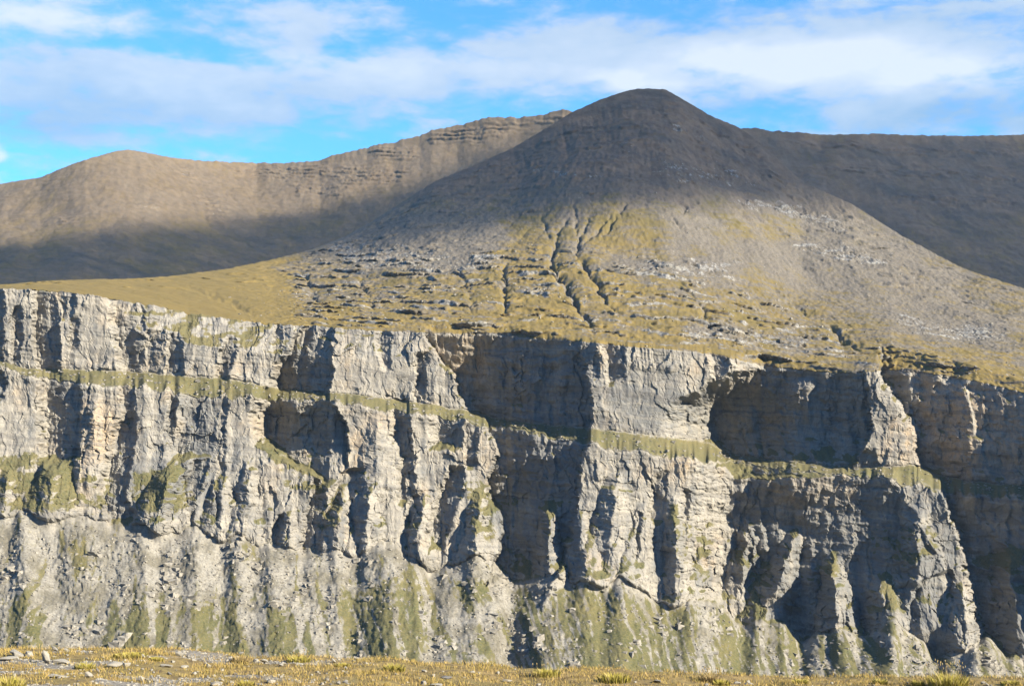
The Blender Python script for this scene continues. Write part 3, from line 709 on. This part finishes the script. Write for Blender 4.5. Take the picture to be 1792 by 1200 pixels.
LR = ridge('far_ridge', xl,
    [(-400, 360), (-100, 338), (0, 322), (40, 315), (70, 311), (95, 300), (130, 286), (165, 275), (205, 264), (225, 262), (245, 265), (300, 276), (360, 282), (440, 285), (500, 285.5), (560, 281), (575, 274), (605, 267), (640, 259),
     (665, 252), (690, 250), (705, 244), (735, 238), (755, 228), (800, 220), (830, 212), (850, 206), (880, 205), (910, 206), (950, 201), (985, 191), (1000, 195), (1050, 215), (1120, 250)],
    [(-400, 535), (1120, 535)], [(-400, 1900), (0, 2000), (250, 2250), (600, 2550), (1120, 2650)], [(-400, 3100), (150, 3150), (450, 3500), (800, 3450), (1120, 3300)], 190, 400, 1.25,
    lambda x: np.interp(x, [0, 300, 400, 1120], [.2, .3, .9, 1.0]),
    [[(395, 290), (560, 290), (590, 300), (560, 318), (470, 315), (420, 302)], [(560, 300), (640, 290), (720, 300), (700, 318), (600, 325)], [(640, 255), (720, 262), (730, 280), (650, 272)], [(740, 232), (900, 215), (880, 240), (760, 250)], [(830, 205), (1000, 195), (980, 215), (850, 218)],
     [(290, 290), (330, 292), (350, 315), (310, 312)], [(340, 345), (400, 365), (395, 395), (365, 380)], [(235, 355), (290, 358), (280, 368), (240, 366)], [(100, 378), (140, 385), (130, 392), (105, 388)], [(500, 320), (620, 325), (600, 345), (520, 340)]])
xr = np.concatenate([np.arange(1150, 1812, 1.75), np.arange(1812, 2500, 12)])
RR = ridge('right_ridge', xr,
    [(1150, 262), (1230, 240), (1290, 226), (1318, 223), (1345, 229), (1400, 232), (1440, 236), (1500, 235), (1535, 234), (1600, 237), (1700, 238), (1792, 236), (2100, 230), (2500, 240)],
    [(1150, 420), (1400, 450), (1792, 560), (2500, 620)], [(1150, 2550), (1400, 2500), (1792, 2150), (2500, 1950)], [(1150, 2750), (1400, 2850), (1792, 3000), (2500, 3000)], 170, 500, 1.15,
    lambda x: np.interp(x, [1300, 1500], [.9, .6]),
    [[(1380, 245), (1500, 250), (1650, 262), (1792, 268), (1792, 276), (1500, 262)], [(1440, 290), (1650, 300), (1792, 310), (1792, 318), (1500, 305)], [(1560, 340), (1792, 350), (1792, 360), (1600, 352)]])

# ---------------------------------------------------------------- valley floor under everything
def floor_mat():
    m, t, b = new_mat('forest_floor')
    p = t.pos(); n = t.noise(p, .01, 6, .6)
    t.l.new(t.mix(n, (.022, .032, .016), (.06, .065, .03)), b.inputs['Base Color'])
    return m
gx = np.linspace(-9000, 9000, 60); gy = np.linspace(40, 5900, 50)
GX, GY = np.meshgrid(gx, gy)
GZ = -215 + 12 * fbm(GX / 900, GY / 900, 3, 601)
grid_mesh('ground', np.stack([GX, GY, GZ], -1)[::-1], floor_mat())

# ---------------------------------------------------------------- our own side of the canyon: drop below the crest, hillside rising behind
hx = np.linspace(-7000, 7000, 180)
hy = np.concatenate([np.linspace(-6000, -60, 90), np.linspace(-40, 10, 8), np.linspace(40, 420, 40)])
HX, HY = np.meshgrid(hx, hy)
rise = np.interp(HY, [-6000, -3200, -1700, -900, -300, -60, -8, 10, 40, 90, 260, 420], [900, 1250, 1080, 560, 130, 12, -3, -6, -26, -70, -190, -225])
HZ_ = rise + np.clip(-HY / 900, 0, 1) * 90 * fbm(HX / 1300, HY / 1300, 4, 611) + np.clip((HY - 30) / 100, 0, 1) * 10 * fbm(HX / 60, HY / 60, 3, 612)
grid_mesh('hillside', np.stack([HX, HY, HZ_], -1)[::-1], floor_mat())

# ---------------------------------------------------------------- loose blocks on talus and slopes: uncountable
def rubble():
    r = np.random.default_rng(21)
    def pick(Pg, w, n):
        w = w.reshape(-1); w = w / w.sum()
        i = r.choice(len(w), n, p=w)
        return Pg.reshape(-1, 3)[i]
    vis = ((allpx > -20) & (allpx < 1815) & (allpy < 1215)).astype(float)
    visS = ((pxS > -20) & (pxS < 1815)).astype(float)
    sets = [(pick(P, vis * bT * (.25 + sst(fbm(X / 16, Z / 16, 4, 640, .6), -.1, .4)) * (1 - .85 * grass), 5000), .4, 1.4), (pick(P, vis * bT * sst(fbm(X / 25, Z / 25, 3, 645), .1, .5) * (1 - .8 * grass), 600), 1.5, 3.4),
            (pick(P, vis * bL, 500), .6, 1.8),
            (pick(PS, visS * (outm + .5 * np.clip(k1 + k2, 0, 1) * ledgezone) * (1 - left) * sst(t, .99, .9), 1500), .4, 1.4), (pick(PS, visS * (1 - left) * sst(t, .96, .5), 1500), .4, 1.2)]
    v0, f0 = (np.array([[x, y, z] for x in (-1, 1) for y in (-1, 1) for z in (-1, 1)], float) * .7, np.array([[0, 1, 3], [0, 3, 2], [4, 6, 7], [4, 7, 5], [0, 4, 5], [0, 5, 1], [2, 3, 7], [2, 7, 6], [0, 2, 6], [0, 6, 4], [1, 5, 7], [1, 7, 3]]))
    V = []; Fs = []; o = 0
    for C, lo, hi in sets:
        n = len(C)
        sz = lo + (hi - lo) * r.uniform(0, 1, n) ** 2.5
        v = v0[None] + r.normal(0, .28, (n, 8, 3))
        a = r.uniform(0, 2 * np.pi, n); ca, sa = np.cos(a)[:, None], np.sin(a)[:, None]
        vx = v[..., 0] * ca - v[..., 1] * sa; vy = v[..., 0] * sa + v[..., 1] * ca
        v = np.stack([vx * 1.2, vy, v[..., 2] * .8], -1) * sz[:, None, None] + C[:, None]
        V.append(v.reshape(-1, 3)); Fs.append((f0[None] + (np.arange(n) * 8)[:, None, None]).reshape(-1, 3) + o); o += n * 8
    m, t2, b = new_mat('rubble_limestone')
    nz = t2.noise(t2.pos(), .4, 3, .6)
    t2.l.new(t2.mix(t2.ss(nz, .3, .7), (.24, .225, .20), (.49, .455, .395)), b.inputs['Base Color'])
    tri_mesh('loose_blocks', np.concatenate(V), np.concatenate(Fs), m, kind='stuff', smooth=False)
def ico(sub=1):
    import bmesh
    b = bmesh.new(); bmesh.ops.create_icosphere(b, subdivisions=max(sub, 1), radius=1)
    v = np.array([x.co[:] for x in b.verts]); f = np.array([[q.index for q in x.verts] for x in b.faces]); b.free()
    return v, f
def tri_mesh(name, V, Fc, mat, kind=None, parent=None, attrs=None, smooth=True, link=True):
    me = D.meshes.new(name); n = len(Fc); k = Fc.shape[1]
    me.vertices.add(len(V)); me.vertices.foreach_set('co', np.asarray(V, np.float32).reshape(-1))
    me.loops.add(n * k); me.loops.foreach_set('vertex_index', Fc.reshape(-1).astype(np.int32))
    me.polygons.add(n); me.polygons.foreach_set('loop_start', np.arange(0, n * k, k, dtype=np.int32))
    me.update(calc_edges=True)
    me.polygons.foreach_set('use_smooth', np.full(n, smooth, bool))
    for kk, a in (attrs or {}).items():
        at = me.attributes.new(kk, 'FLOAT', 'POINT'); at.data.foreach_set('value', np.asarray(a, np.float32).reshape(-1))
    me.materials.append(mat)
    o = D.objects.new(name, me)
    if link: COL.objects.link(o)
    if kind: o['kind'] = kind
    if parent: o.parent = parent
    return o
rubble()

# ---------------------------------------------------------------- cloud overhead whose shadow lies on the summit and far slopes
def cloud():
    rng = np.random.default_rng(4)
    pts = []
    def take(px, py, Q, poly, n):
        m = poly_mask(px + 30 * fbm(px / 90, py / 50, 4, 701), py + 30 * fbm(px / 80, py / 60, 4, 702), poly, 4) > .5
        v = Q[m]
        if len(v): pts.append(v[rng.integers(0, len(v), n)])
    take(pxS, pyS, PS, [(560, 440), (700, 392), (860, 372), (1000, 345), (1140, 338), (1260, 335), (1340, 345), (1400, 350), (1430, 330), (1330, 200), (1130, 120), (960, 180), (700, 330)], 30000)
    take(LR[0], LR[1], LR[2], [(-380, 430), (0, 440), (180, 425), (330, 405), (450, 382), (600, 364), (700, 338), (800, 310), (900, 272), (1000, 240), (1100, 230), (1100, 540), (-380, 540)], 40000)
    take(RR[0], RR[1], RR[2], [(1100, 200), (2490, 200), (2490, 640), (1100, 640)], 50000)
    G = np.concatenate(pts)
    H = 2900.0
    Sv = np.array(S)
    C0 = G + Sv[None] * ((H - G[:, 2]) / Sv[2])[:, None]
    cs = 22.0
    o0 = C0[:, :2].min(0) - 200; nn = ((C0[:, :2].max(0) + 200 - o0) / cs).astype(int) + 1
    occ = np.zeros(nn); ij = ((C0[:, :2] - o0) / cs).astype(int); occ[ij[:, 0], ij[:, 1]] = 1
    occ = (blur1(blur1(occ, 3, 0), 3, 1) > .08).astype(float)
    occ = blur1(blur1(occ, 7, 0), 7, 1)
    ii = np.flatnonzero(occ.reshape(-1) > .03); n = len(ii); ov = occ.reshape(-1)[ii]
    jx, jy = rng.uniform(.3, .7, n), rng.uniform(.3, .7, n)
    C = np.stack([o0[0] + (ii // nn[1] + jx) * cs, o0[1] + (ii % nn[1] + jy) * cs, np.full(n, H)], 1)
    C += Sv[None] * rng.normal(0, 60, n)[:, None]
    R = cs * np.sqrt(1.22 * ov * math.sin(SUN_E) / np.pi) * rng.uniform(.95, 1.05, n)
    G = C
    bm_v, bm_f = ico(1)
    V = (C[:, None] + bm_v[None] * R[:, None, None] * np.array([1.0, 1.0, 1.0])).reshape(-1, 3)
    Fc = (bm_f[None] + (np.arange(len(G)) * len(bm_v))[:, None, None]).reshape(-1, 3)
    tri_mesh('cloud', V, Fc, cloud_mat(), kind='stuff')
def cloud_mat():
    m, t, b = new_mat('cloud_white', 1.0)
    n = t.noise(t.pos(), .01, 3)
    t.l.new(t.mix(n, (.78, .79, .8), (.85, .85, .85)), b.inputs['Base Color'])
    b.inputs['Specular IOR Level'].default_value = 0
    return m
cloud()
# ---------------------------------------------------------------- the near rim we stand on
def zg0(x): return np.interp(x, [-9, -4.73, -3.2, -2.62, -1.04, 0, 1.1, 2.13, 4.73, 9], [-1.50, -1.53, -1.52, -1.585, -1.63, -1.712, -1.72, -1.785, -1.80, -1.84])
def zg(x, y):
    x = np.asarray(x, float); y = np.asarray(y, float)
    b = zg0(x) + .022 * fbm(x / .55, y / .55, 3, 801) + .010 * fbm(x / .12, y / .12, 3, 802)
    e = 13.15 + .35 * fbm(x / 1.5, x * 0, 3, 803)
    o = np.clip(y - e, 0, None)
    return b - np.where(o < .6, o * o * .5, .18 + (o - .6) * .75)
def gpt(px, py):
    """point of the near ground seen at a picture position"""
    y = 12.0
    for _ in range(30):
        x = (px - CX) / F * y
        y = .5 * y + .5 * float(zg0(x)) / (HZ - py) * F
        y = min(max(y, 10.0), 13.3)
    x = (px - CX) / F * y
    return x, y, float(zg(x, y))
def ground_mat():
    m, t, b = new_mat('dry_turf')
    p = t.pos()
    n1 = t.noise(p, 1.6, 5, .6); n2 = t.noise(p, 9, 5, .65); n3 = t.noise(p, 45, 4, .7)
    gv = t.attr('gravel')
    soil = t.mix(t.ss(n2, .35, .65), (.17, .125, .075), (.30, .23, .13))
    turf = t.mix(t.ss(n1, .35, .65), (.45, .325, .14), (.33, .26, .105))
    c = t.mix(t.ss(t.m('ADD', n2, t.m('MULTIPLY', n3, .4)), .5, .8), soil, turf)
    grv = t.mix(t.ss(n3, .35, .65), (.19, .175, .155), (.42, .39, .345))
    c = t.mix(t.ss(t.m('ADD', gv, t.m('MULTIPLY', t.m('SUBTRACT', n3, .5), .8)), .35, .6), c, grv)
    t.l.new(c, b.inputs['Base Color'])
    bp = t.n.new('ShaderNodeBump'); bp.inputs['Strength'].default_value = .7; bp.inputs['Distance'].default_value = .02
    t.l.new(n3, bp.inputs['Height']); t.l.new(bp.outputs[0], b.inputs['Normal'])
    return m
xs = np.concatenate([np.linspace(-40, -7, 40), np.arange(-6.95, 7, .03), np.linspace(7, 40, 40)])
ys = np.concatenate([np.linspace(-3, 9.8, 40), np.arange(9.85, 14.4, .035), np.linspace(14.5, 60, 60)])
GX, GY = np.meshgrid(xs, ys)
GZ = zg(GX, GY)
def gravel_at(x, y): return np.clip(sst(fbm(x / 1.1, y / .5, 3, 811), -.1, .4) * np.interp(x, [-5, -2.6, -1, 1, 5], [.8, .7, .25, .1, .15]), 0, 1)
grid_mesh('near_ground', np.stack([GX, GY, GZ], -1)[::-1], ground_mat(), dict(gravel=gravel_at(GX, GY)[::-1]))

rng = np.random.default_rng(11)
def blades(n, pos, h, w, lean, seed):
    """n tapering two-segment blades; pos n x 3"""
    r = np.random.default_rng(seed)
    az = r.uniform(0, 2 * np.pi, n); fa = r.uniform(0, 2 * np.pi, n)
    L = lean * r.uniform(.1, 1, n)
    dx, dy = np.cos(az) * L * h, np.sin(az) * L * h
    wx, wy = np.cos(fa) * w, np.sin(fa) * w
    z = np.zeros(n)
    b0 = pos + np.stack([-wx, -wy, z - .01], 1); b1 = pos + np.stack([wx, wy, z - .01], 1)
    m0 = pos + np.stack([dx * .4 - wx * .7, dy * .4 - wy * .7, h * .6], 1); m1 = pos + np.stack([dx * .4 + wx * .7, dy * .4 + wy * .7, h * .6], 1)
    tp = pos + np.stack([dx, dy, h], 1)
    V = np.stack([b0, b1, m1, m0, tp], 1).reshape(-1, 3)
    o = np.arange(n)[:, None] * 5
    Fc = np.concatenate([o + np.array([[0, 1, 2]]), o + np.array([[0, 2, 3]]), o + np.array([[3, 2, 4]])], 0)
    col = np.repeat(r.uniform(0, 1, n), 5)
    return V, Fc, col
def grass_mat(name, a, b_, c_):
    m, t, b = new_mat(name, .8)
    v = t.attr('tone')
    col = t.mix(t.ss(v, 0, .6), a, b_); col = t.mix(t.ss(v, .72, .95), col, c_)
    t.l.new(col, b.inputs['Base Color'])
    b.inputs['Subsurface Weight'].default_value = 0
    return m
M_grass = grass_mat('autumn_grass', (.60, .42, .14), (.47, .37, .11), (.62, .45, .22))
M_tuft = grass_mat('yellow_tuft', (.56, .47, .10), (.46, .41, .09), (.62, .50, .23))
M_straw = grass_mat('straw', (.52, .40, .20), (.45, .33, .15), (.58, .46, .26))
# low turf: uncountable
n = 90000
gxp = rng.uniform(-5.6, 5.6, n); gyp = rng.uniform(10.4, 13.9, n)
pat = fbm(gxp / .45, gyp / .3, 3, 821); keep = (pat > -.12 + rng.normal(0, .12, n)) & (gravel_at(gxp, gyp) < .55 + rng.normal(0, .15, n))
gxp, gyp, pat = gxp[keep], gyp[keep], pat[keep]
gh = rng.uniform(.010, .034, len(gxp)) * (1 + .9 * sst(pat, .1, .6))
V, Fc, tone = blades(len(gxp), np.stack([gxp, gyp, zg(gxp, gyp)], 1), gh, rng.uniform(.0012, .003, len(gxp)), 1.6, 5)
tri_mesh('turf_grass', V, Fc, M_grass, kind='stuff', attrs=dict(tone=tone))

def thing(name, loc, label, cat, group=None):
    o = D.objects.new(name, None); COL.objects.link(o); o.location = loc; o.empty_display_size = .05
    o['label'] = label; o['category'] = cat
    if group: o['group'] = group
    return o
def tuft(px, py, wpx, hpx, label, seed, stalks=0, mat=None):
    x, y, z = gpt(px, py)
    sc = y / F; R = wpx * sc / 2; H = hpx * sc
    o = thing('grass_tuft', (x, y, z), label, 'grass tuft', 'grass tufts on the near rim')
    r = np.random.default_rng(seed); n = int(120 + wpx * 9)
    a = r.uniform(0, 2 * np.pi, n); q = np.sqrt(r.uniform(0, 1, n)) * R
    pos = np.stack([np.cos(a) * q, np.sin(a) * q * .8, np.zeros(n)], 1)
    h = H * r.uniform(.45, 1.0, n) * (1 - .45 * (q / R) ** 2)
    V, Fc, tone = blades(n, pos, h, r.uniform(.002, .004, n), .55, seed)
    tri_mesh('leaf_blades', V, Fc, mat or M_tuft, kind='stuff', parent=o, attrs=dict(tone=tone))
    if stalks:
        a = r.uniform(0, 2 * np.pi, stalks); q = np.sqrt(r.uniform(0, 1, stalks)) * R
        pos = np.stack([np.cos(a) * q, np.sin(a) * q * .8, np.zeros(stalks)], 1)
        hh = H * r.uniform(1.0, 1.35, stalks)
        V, Fc, tone = blades(stalks, pos, hh, np.full(stalks, .0016), .3, seed + 1)
        tri_mesh('stalks', V, Fc, M_straw, kind='stuff', parent=o, attrs=dict(tone=tone))
        tips = V.reshape(-1, 5, 3)[:, 4]
        iv, if_ = ico()
        sv = (tips[:, None] + iv[None] * np.array([.005, .005, .013])).reshape(-1, 3)
        sf = (if_[None] + (np.arange(stalks) * len(iv))[:, None, None]).reshape(-1, 3)
        tri_mesh('seed_heads', sv, sf, M_straw, kind='stuff', parent=o, attrs=dict(tone=np.repeat(tone.reshape(-1, 5)[:, 0], len(iv))))
    return o
for i, a in enumerate([
    (14, 1206, 60, 26, 'large yellow green grass tuft in the bottom left corner', 0), (150, 1168, 36, 16, 'bright yellow grass tuft right of the upright wedge stone', 0),
    (228, 1148, 60, 8, 'low flat yellow green tuft along the left crest', 0), (272, 1154, 26, 9, 'small yellow tuft beside the pale pointed stone on the crest', 0),
    (420, 1158, 30, 16, 'straw coloured tuft on the crest right of the pale stones', 4), (430, 1200, 28, 16, 'yellow green tuft at the bottom edge among grey gravel', 0),
    (522, 1160, 40, 16, 'olive green tuft with thin stems on the crest below the grassy fan', 5), (600, 1164, 30, 8, 'low green tuft beside the small upright white stone', 0),
    (690, 1172, 36, 16, 'tall dry yellow tuft on the crest left of the dark ravine', 4), (955, 1184, 50, 16, 'broad yellow tuft on the crest just right of the dark ravine', 5),
    (1075, 1192, 56, 22, 'broad pale yellow tuft on the crest below the grassy cone', 8), (1242, 1192, 36, 18, 'straw tuft with brown seed heads standing above the right crest', 14),
    (1262, 1198, 30, 12, 'small green yellow tuft in front of the tuft with seed heads', 0), (1540, 1196, 26, 12, 'small yellow tuft left of the largest straw tuft', 3),
    (1606, 1198, 24, 16, 'thin straw tuft touching the left of the largest tuft', 5), (1660, 1203, 66, 36, 'largest pale straw tuft with seed heads at the right crest', 26),
    (1770, 1198, 36, 10, 'low yellow tuft in the bottom right corner', 2), (1400, 1196, 30, 9, 'low yellow tuft on the right crest below the shaded gully', 3)]):
    tuft(a[0], a[1], a[2], a[3], a[4], 900 + i * 3, a[5], M_straw if 'straw' in a[4] and 'largest' not in a[4] else M_tuft)

# stones: irregular angular limestone pieces
def stone_mat():
    m, t, b = new_mat('limestone_piece', .9)
    oi = t.n.new('ShaderNodeObjectInfo')
    p = t.objco(); n = t.noise(p, 60, 5, .65); n2 = t.noise(p, 16, 3, .6)
    pale = t.mix(t.ss(n, .35, .65), (.34, .32, .28), (.56, .52, .45))
    dark = t.mix(t.ss(n, .35, .65), (.16, .155, .155), (.30, .29, .28))
    c = t.mix(t.ss(t.m('ADD', oi.outputs['Random'], t.m('MULTIPLY', t.m('SUBTRACT', n2, .5), .5)), .62, .95), pale, dark)
    t.l.new(c, b.inputs['Base Color'])
    bp = t.n.new('ShaderNodeBump'); bp.inputs['Strength'].default_value = .5; bp.inputs['Distance'].default_value = .004
    t.l.new(n, bp.inputs['Height']); t.l.new(bp.outputs[0], b.inputs['Normal'])
    return m
M_stone = stone_mat()
import bmesh
def stone_mesh(seed, shape):
    r = random.Random(seed)
    b = bmesh.new()
    for _ in range(20):
        v = Vector((r.gauss(0, 1), r.gauss(0, 1), r.gauss(0, 1)))
        m = max(abs(v.x), abs(v.y), abs(v.z)) ** .75 * v.length ** .25
        v = v / m * r.uniform(.8, 1)
        if shape == 'wedge':
            k = (v.z + 1) / 2; v.x = v.x * (1 - .78 * k) - .75 * k; v.y *= (1 - .6 * k)
        b.verts.new((v.x * .5, v.y * .5, v.z * .5 + .5 * (shape == 'wedge')))
    res = bmesh.ops.convex_hull(b, input=b.verts[:])
    junk = [e for e in res['geom_interior'] if isinstance(e, bmesh.types.BMVert)]
    bmesh.ops.delete(b, geom=junk, context='VERTS')
    bmesh.ops.bevel(b, geom=b.edges[:], offset=.025, segments=1, affect='EDGES')
    bmesh.ops.triangulate(b, faces=b.faces[:])
    me = D.meshes.new('stone'); b.to_mesh(me); b.free(); me.materials.append(M_stone)
    return me
SM = [stone_mesh(i, 'block') for i in range(9)]; WM = [stone_mesh(50 + i, 'wedge') for i in range(3)]
def stone(px, py, wpx, hpx, label, tilt=0.0, shape='block', i=0, group=None, name='stone'):
    x, y, z = gpt(px, py)
    sc = y / F; w, h = wpx * sc, hpx * sc
    o = D.objects.new(name, (WM if shape == 'wedge' else SM)[i % (3 if shape == 'wedge' else 9)])
    COL.objects.link(o)
    o.scale = (w, w * .75, h)
    o.location = (x, y, z + (h * .35 if shape == 'block' else -h * .08))
    o.rotation_euler = (rad(((i * 37) % 17) - 8), rad(tilt), rad(((i * 53) % 40) - 20) if shape == 'wedge' else rad((i * 71) % 360) * (wpx < 14) + rad((i * 31) % 30 - 15))
    o['label'] = label; o['category'] = 'stone'
    o['group'] = group or 'limestone pieces on the near rim'
    return o
for i, a in enumerate([
    (84, 1160, 28, 26, 'tall wedge shaped pale stone standing upright near the left crest', 0, 'wedge'), (14, 1154, 40, 9, 'flat pale slab at the left edge of the crest', -4),
    (33, 1148, 34, 8, 'grey slab leaning on the flat slab at the left edge', 24), (108, 1160, 34, 10, 'pale rounded slab just right of the upright wedge stone', 5),
    (50, 1148, 20, 10, 'dark broken stone between leaning slab and wedge stone', 10), (98, 1139, 14, 12, 'small pointed stone on the crest behind the wedge stone', 0, 'wedge'), (118, 1142, 16, 9, 'dark topped block on the crest right of the pointed stone', 8),
    (104, 1184, 38, 8, 'long thin white slab lying on grey gravel near the left corner', 4), (155, 1183, 16, 12, 'dark angular stone on gravel right of the long white slab', 25), (172, 1174, 8, 10, 'small white upright chip above the dark angular stone', 0, 'wedge'),
    (200, 1166, 34, 9, 'grey white flat stone below the left crest', 3), (222, 1166, 16, 8, 'second flat stone touching the grey white flat stone', -6),
    (250, 1192, 9, 13, 'left of two white upright stones near the bottom edge', 0, 'wedge'), (268, 1192, 11, 15, 'right and larger of two white upright stones near the bottom edge', 0, 'wedge'),
    (252, 1150, 9, 11, 'small pale pointed stone on the left crest', 0, 'wedge'), (316, 1150, 18, 11, 'pale block on the crest left of the straw tuft', 0), (330, 1152, 10, 7, 'small pale block beside the larger pale block on the crest', 9),
    (290, 1168, 24, 6, 'flat dark edged slab in the middle of the left ground', 3), (322, 1168, 12, 6, 'small grey slab right of the flat dark edged slab', -5), (340, 1182, 12, 7, 'white chip near the bottom edge right of the upright pair', 0),
    (365, 1166, 9, 8, 'small tilted grey stone below the straw tuft', 20), (404, 1157, 12, 9, 'pale stone against the straw tuft on the crest', 0), (448, 1158, 14, 9, 'dark notched stone on the crest right of the straw tuft', 12), (462, 1159, 14, 8, 'pinkish grey block on the crest beside the dark notched stone', 0),
    (492, 1167, 12, 6, 'bright white flat chip below the middle crest', 0), (524, 1166, 14, 7, 'grey half buried stone below the olive green tuft', 0), (585, 1160, 10, 11, 'small upright white stone on the crest in the middle', 0, 'wedge'), (388, 1172, 9, 6, 'white pebble in turf below the pale stone', 0),
    (378, 1196, 26, 7, 'pale slab at the bottom edge left of the green tuft', 0), (475, 1194, 16, 8, 'white stone at the bottom edge right of the green tuft', 0), (455, 1199, 20, 7, 'dark grey stone at the bottom edge right of the green tuft', 4),
    (741, 1196, 14, 10, 'rounded buff stone at the bottom edge in the middle', 0), (764, 1199, 24, 5, 'flat bluish grey slab at the bottom edge in the middle', 0), (826, 1179, 10, 7, 'small buff stone on the crest left of the dark ravine', 0), (872, 1179, 8, 7, 'small buff stone just left of the dark ravine mouth', 0),
    (742, 1173, 12, 5, 'small brown stone under the dry yellow tuft', 0), (888, 1190, 18, 7, 'grey rounded stone below the dark ravine', 0), (780, 1186, 24, 5, 'thin dark slab in turf left of the ravine', 2),
    (1720, 1196, 9, 6, 'small white stone right of the largest straw tuft', 0), (1290, 1196, 14, 5, 'flat pale stone right of the tuft with seed heads', 0), (1310, 1198, 22, 5, 'dark flat slab at the right bottom edge', 2), (1150, 1196, 16, 6, 'brown grey stone among tufts right of centre', 0)]):
    stone(a[0], a[1], a[2], a[3], a[4], a[5], a[6] if len(a) > 6 else 'block', i)
# smaller chips between them
k = 0
r = random.Random(8)
while k < 150:
    px = r.uniform(0, 1792) if r.random() < .3 else r.uniform(0, 620)
    top = float(np.interp(px, [0, 300, 400, 600, 700, 900, 1300, 1792], [1142, 1140, 1153, 1156, 1164, 1179, 1192, 1195]))
    py = top + r.random() ** .8 * (1203 - top)
    w = r.uniform(3.5, 9)
    zi = 0 if px < 300 else 1 if px < 640 else 2
    zl = ('tiny pale limestone chip lying among the grey gravel at bottom left', 'tiny pale limestone chip lying in turf below the middle left crest', 'tiny pale limestone chip half hidden in yellow turf along the right crest')[zi]
    zn = ('chips among the left gravel', 'chips in the middle left turf', 'chips along the right crest')[zi]
    stone(px, py, w, w * r.uniform(.35, .8), zl, r.uniform(-15, 15), 'block', k, zn, 'stone_chip')
    k += 1
# grit: far too many to count
n = 9000
gx_ = rng.uniform(-5.5, 3, n); gy_ = rng.uniform(10.5, 13.5, n)
kp = gravel_at(gx_, gy_) > rng.uniform(.15, .7, n); gx_, gy_ = gx_[kp], gy_[kp]
ov = np.array([[1, 0, 0], [-1, 0, 0], [0, 1, 0], [0, -1, 0], [0, 0, 1], [0, 0, -1.0]]); of = np.array([[0, 2, 4], [2, 1, 4], [1, 3, 4], [3, 0, 4], [2, 0, 5], [1, 2, 5], [3, 1, 5], [0, 3, 5]])
sz = rng.uniform(.005, .021, len(gx_))
C = np.stack([gx_, gy_, zg(gx_, gy_)], 1)
V = (C[:, None] + (ov[None] + rng.normal(0, .25, (len(gx_), 6, 3))) * sz[:, None, None] * np.array([1.2, 1, .6])).reshape(-1, 3)
tri_mesh('gravel', V, (of[None] + (np.arange(len(gx_)) * 6)[:, None, None]).reshape(-1, 3), M_stone, kind='stuff', smooth=False)

# ---------------------------------------------------------------- thin air between us and the mountain
def haze():
    import bmesh
    b = bmesh.new(); bmesh.ops.create_cube(b, size=1)
    me = D.meshes.new('haze'); b.to_mesh(me); b.free()
    o = D.objects.new('haze', me); COL.objects.link(o)
    o.scale = (19000, 12300, 1900); o.location = (0, 0, 1900 / 2 - 300)
    m = D.materials.new('thin_haze'); m.use_nodes = True
    nt = m.node_tree; nt.nodes.clear()
    out = nt.nodes.new('ShaderNodeOutputMaterial'); v = nt.nodes.new('ShaderNodeVolumePrincipled')
    v.inputs['Color'].default_value = (.48, .70, 1.0, 1); v.inputs['Density'].default_value = 1.9e-5; v.inputs['Anisotropy'].default_value = 0.0
    nt.links.new(v.outputs[0], out.inputs['Volume'])
    me.materials.append(m); o['kind'] = 'stuff'
SC.cycles.volume_bounces = 0
haze()

# real-world albedo for every matte surface of the place
for m in D.materials:
    if m.name == 'thin_haze' or m.name == 'cloud_white': continue
    t = NT(m.node_tree); sk = t.n['Principled BSDF'].inputs['Base Color']
    if sk.links:
        src = sk.links[0].from_socket
        t.l.new(t.mix(1.0, src, (.53, .53, .53), 'MULTIPLY'), sk)
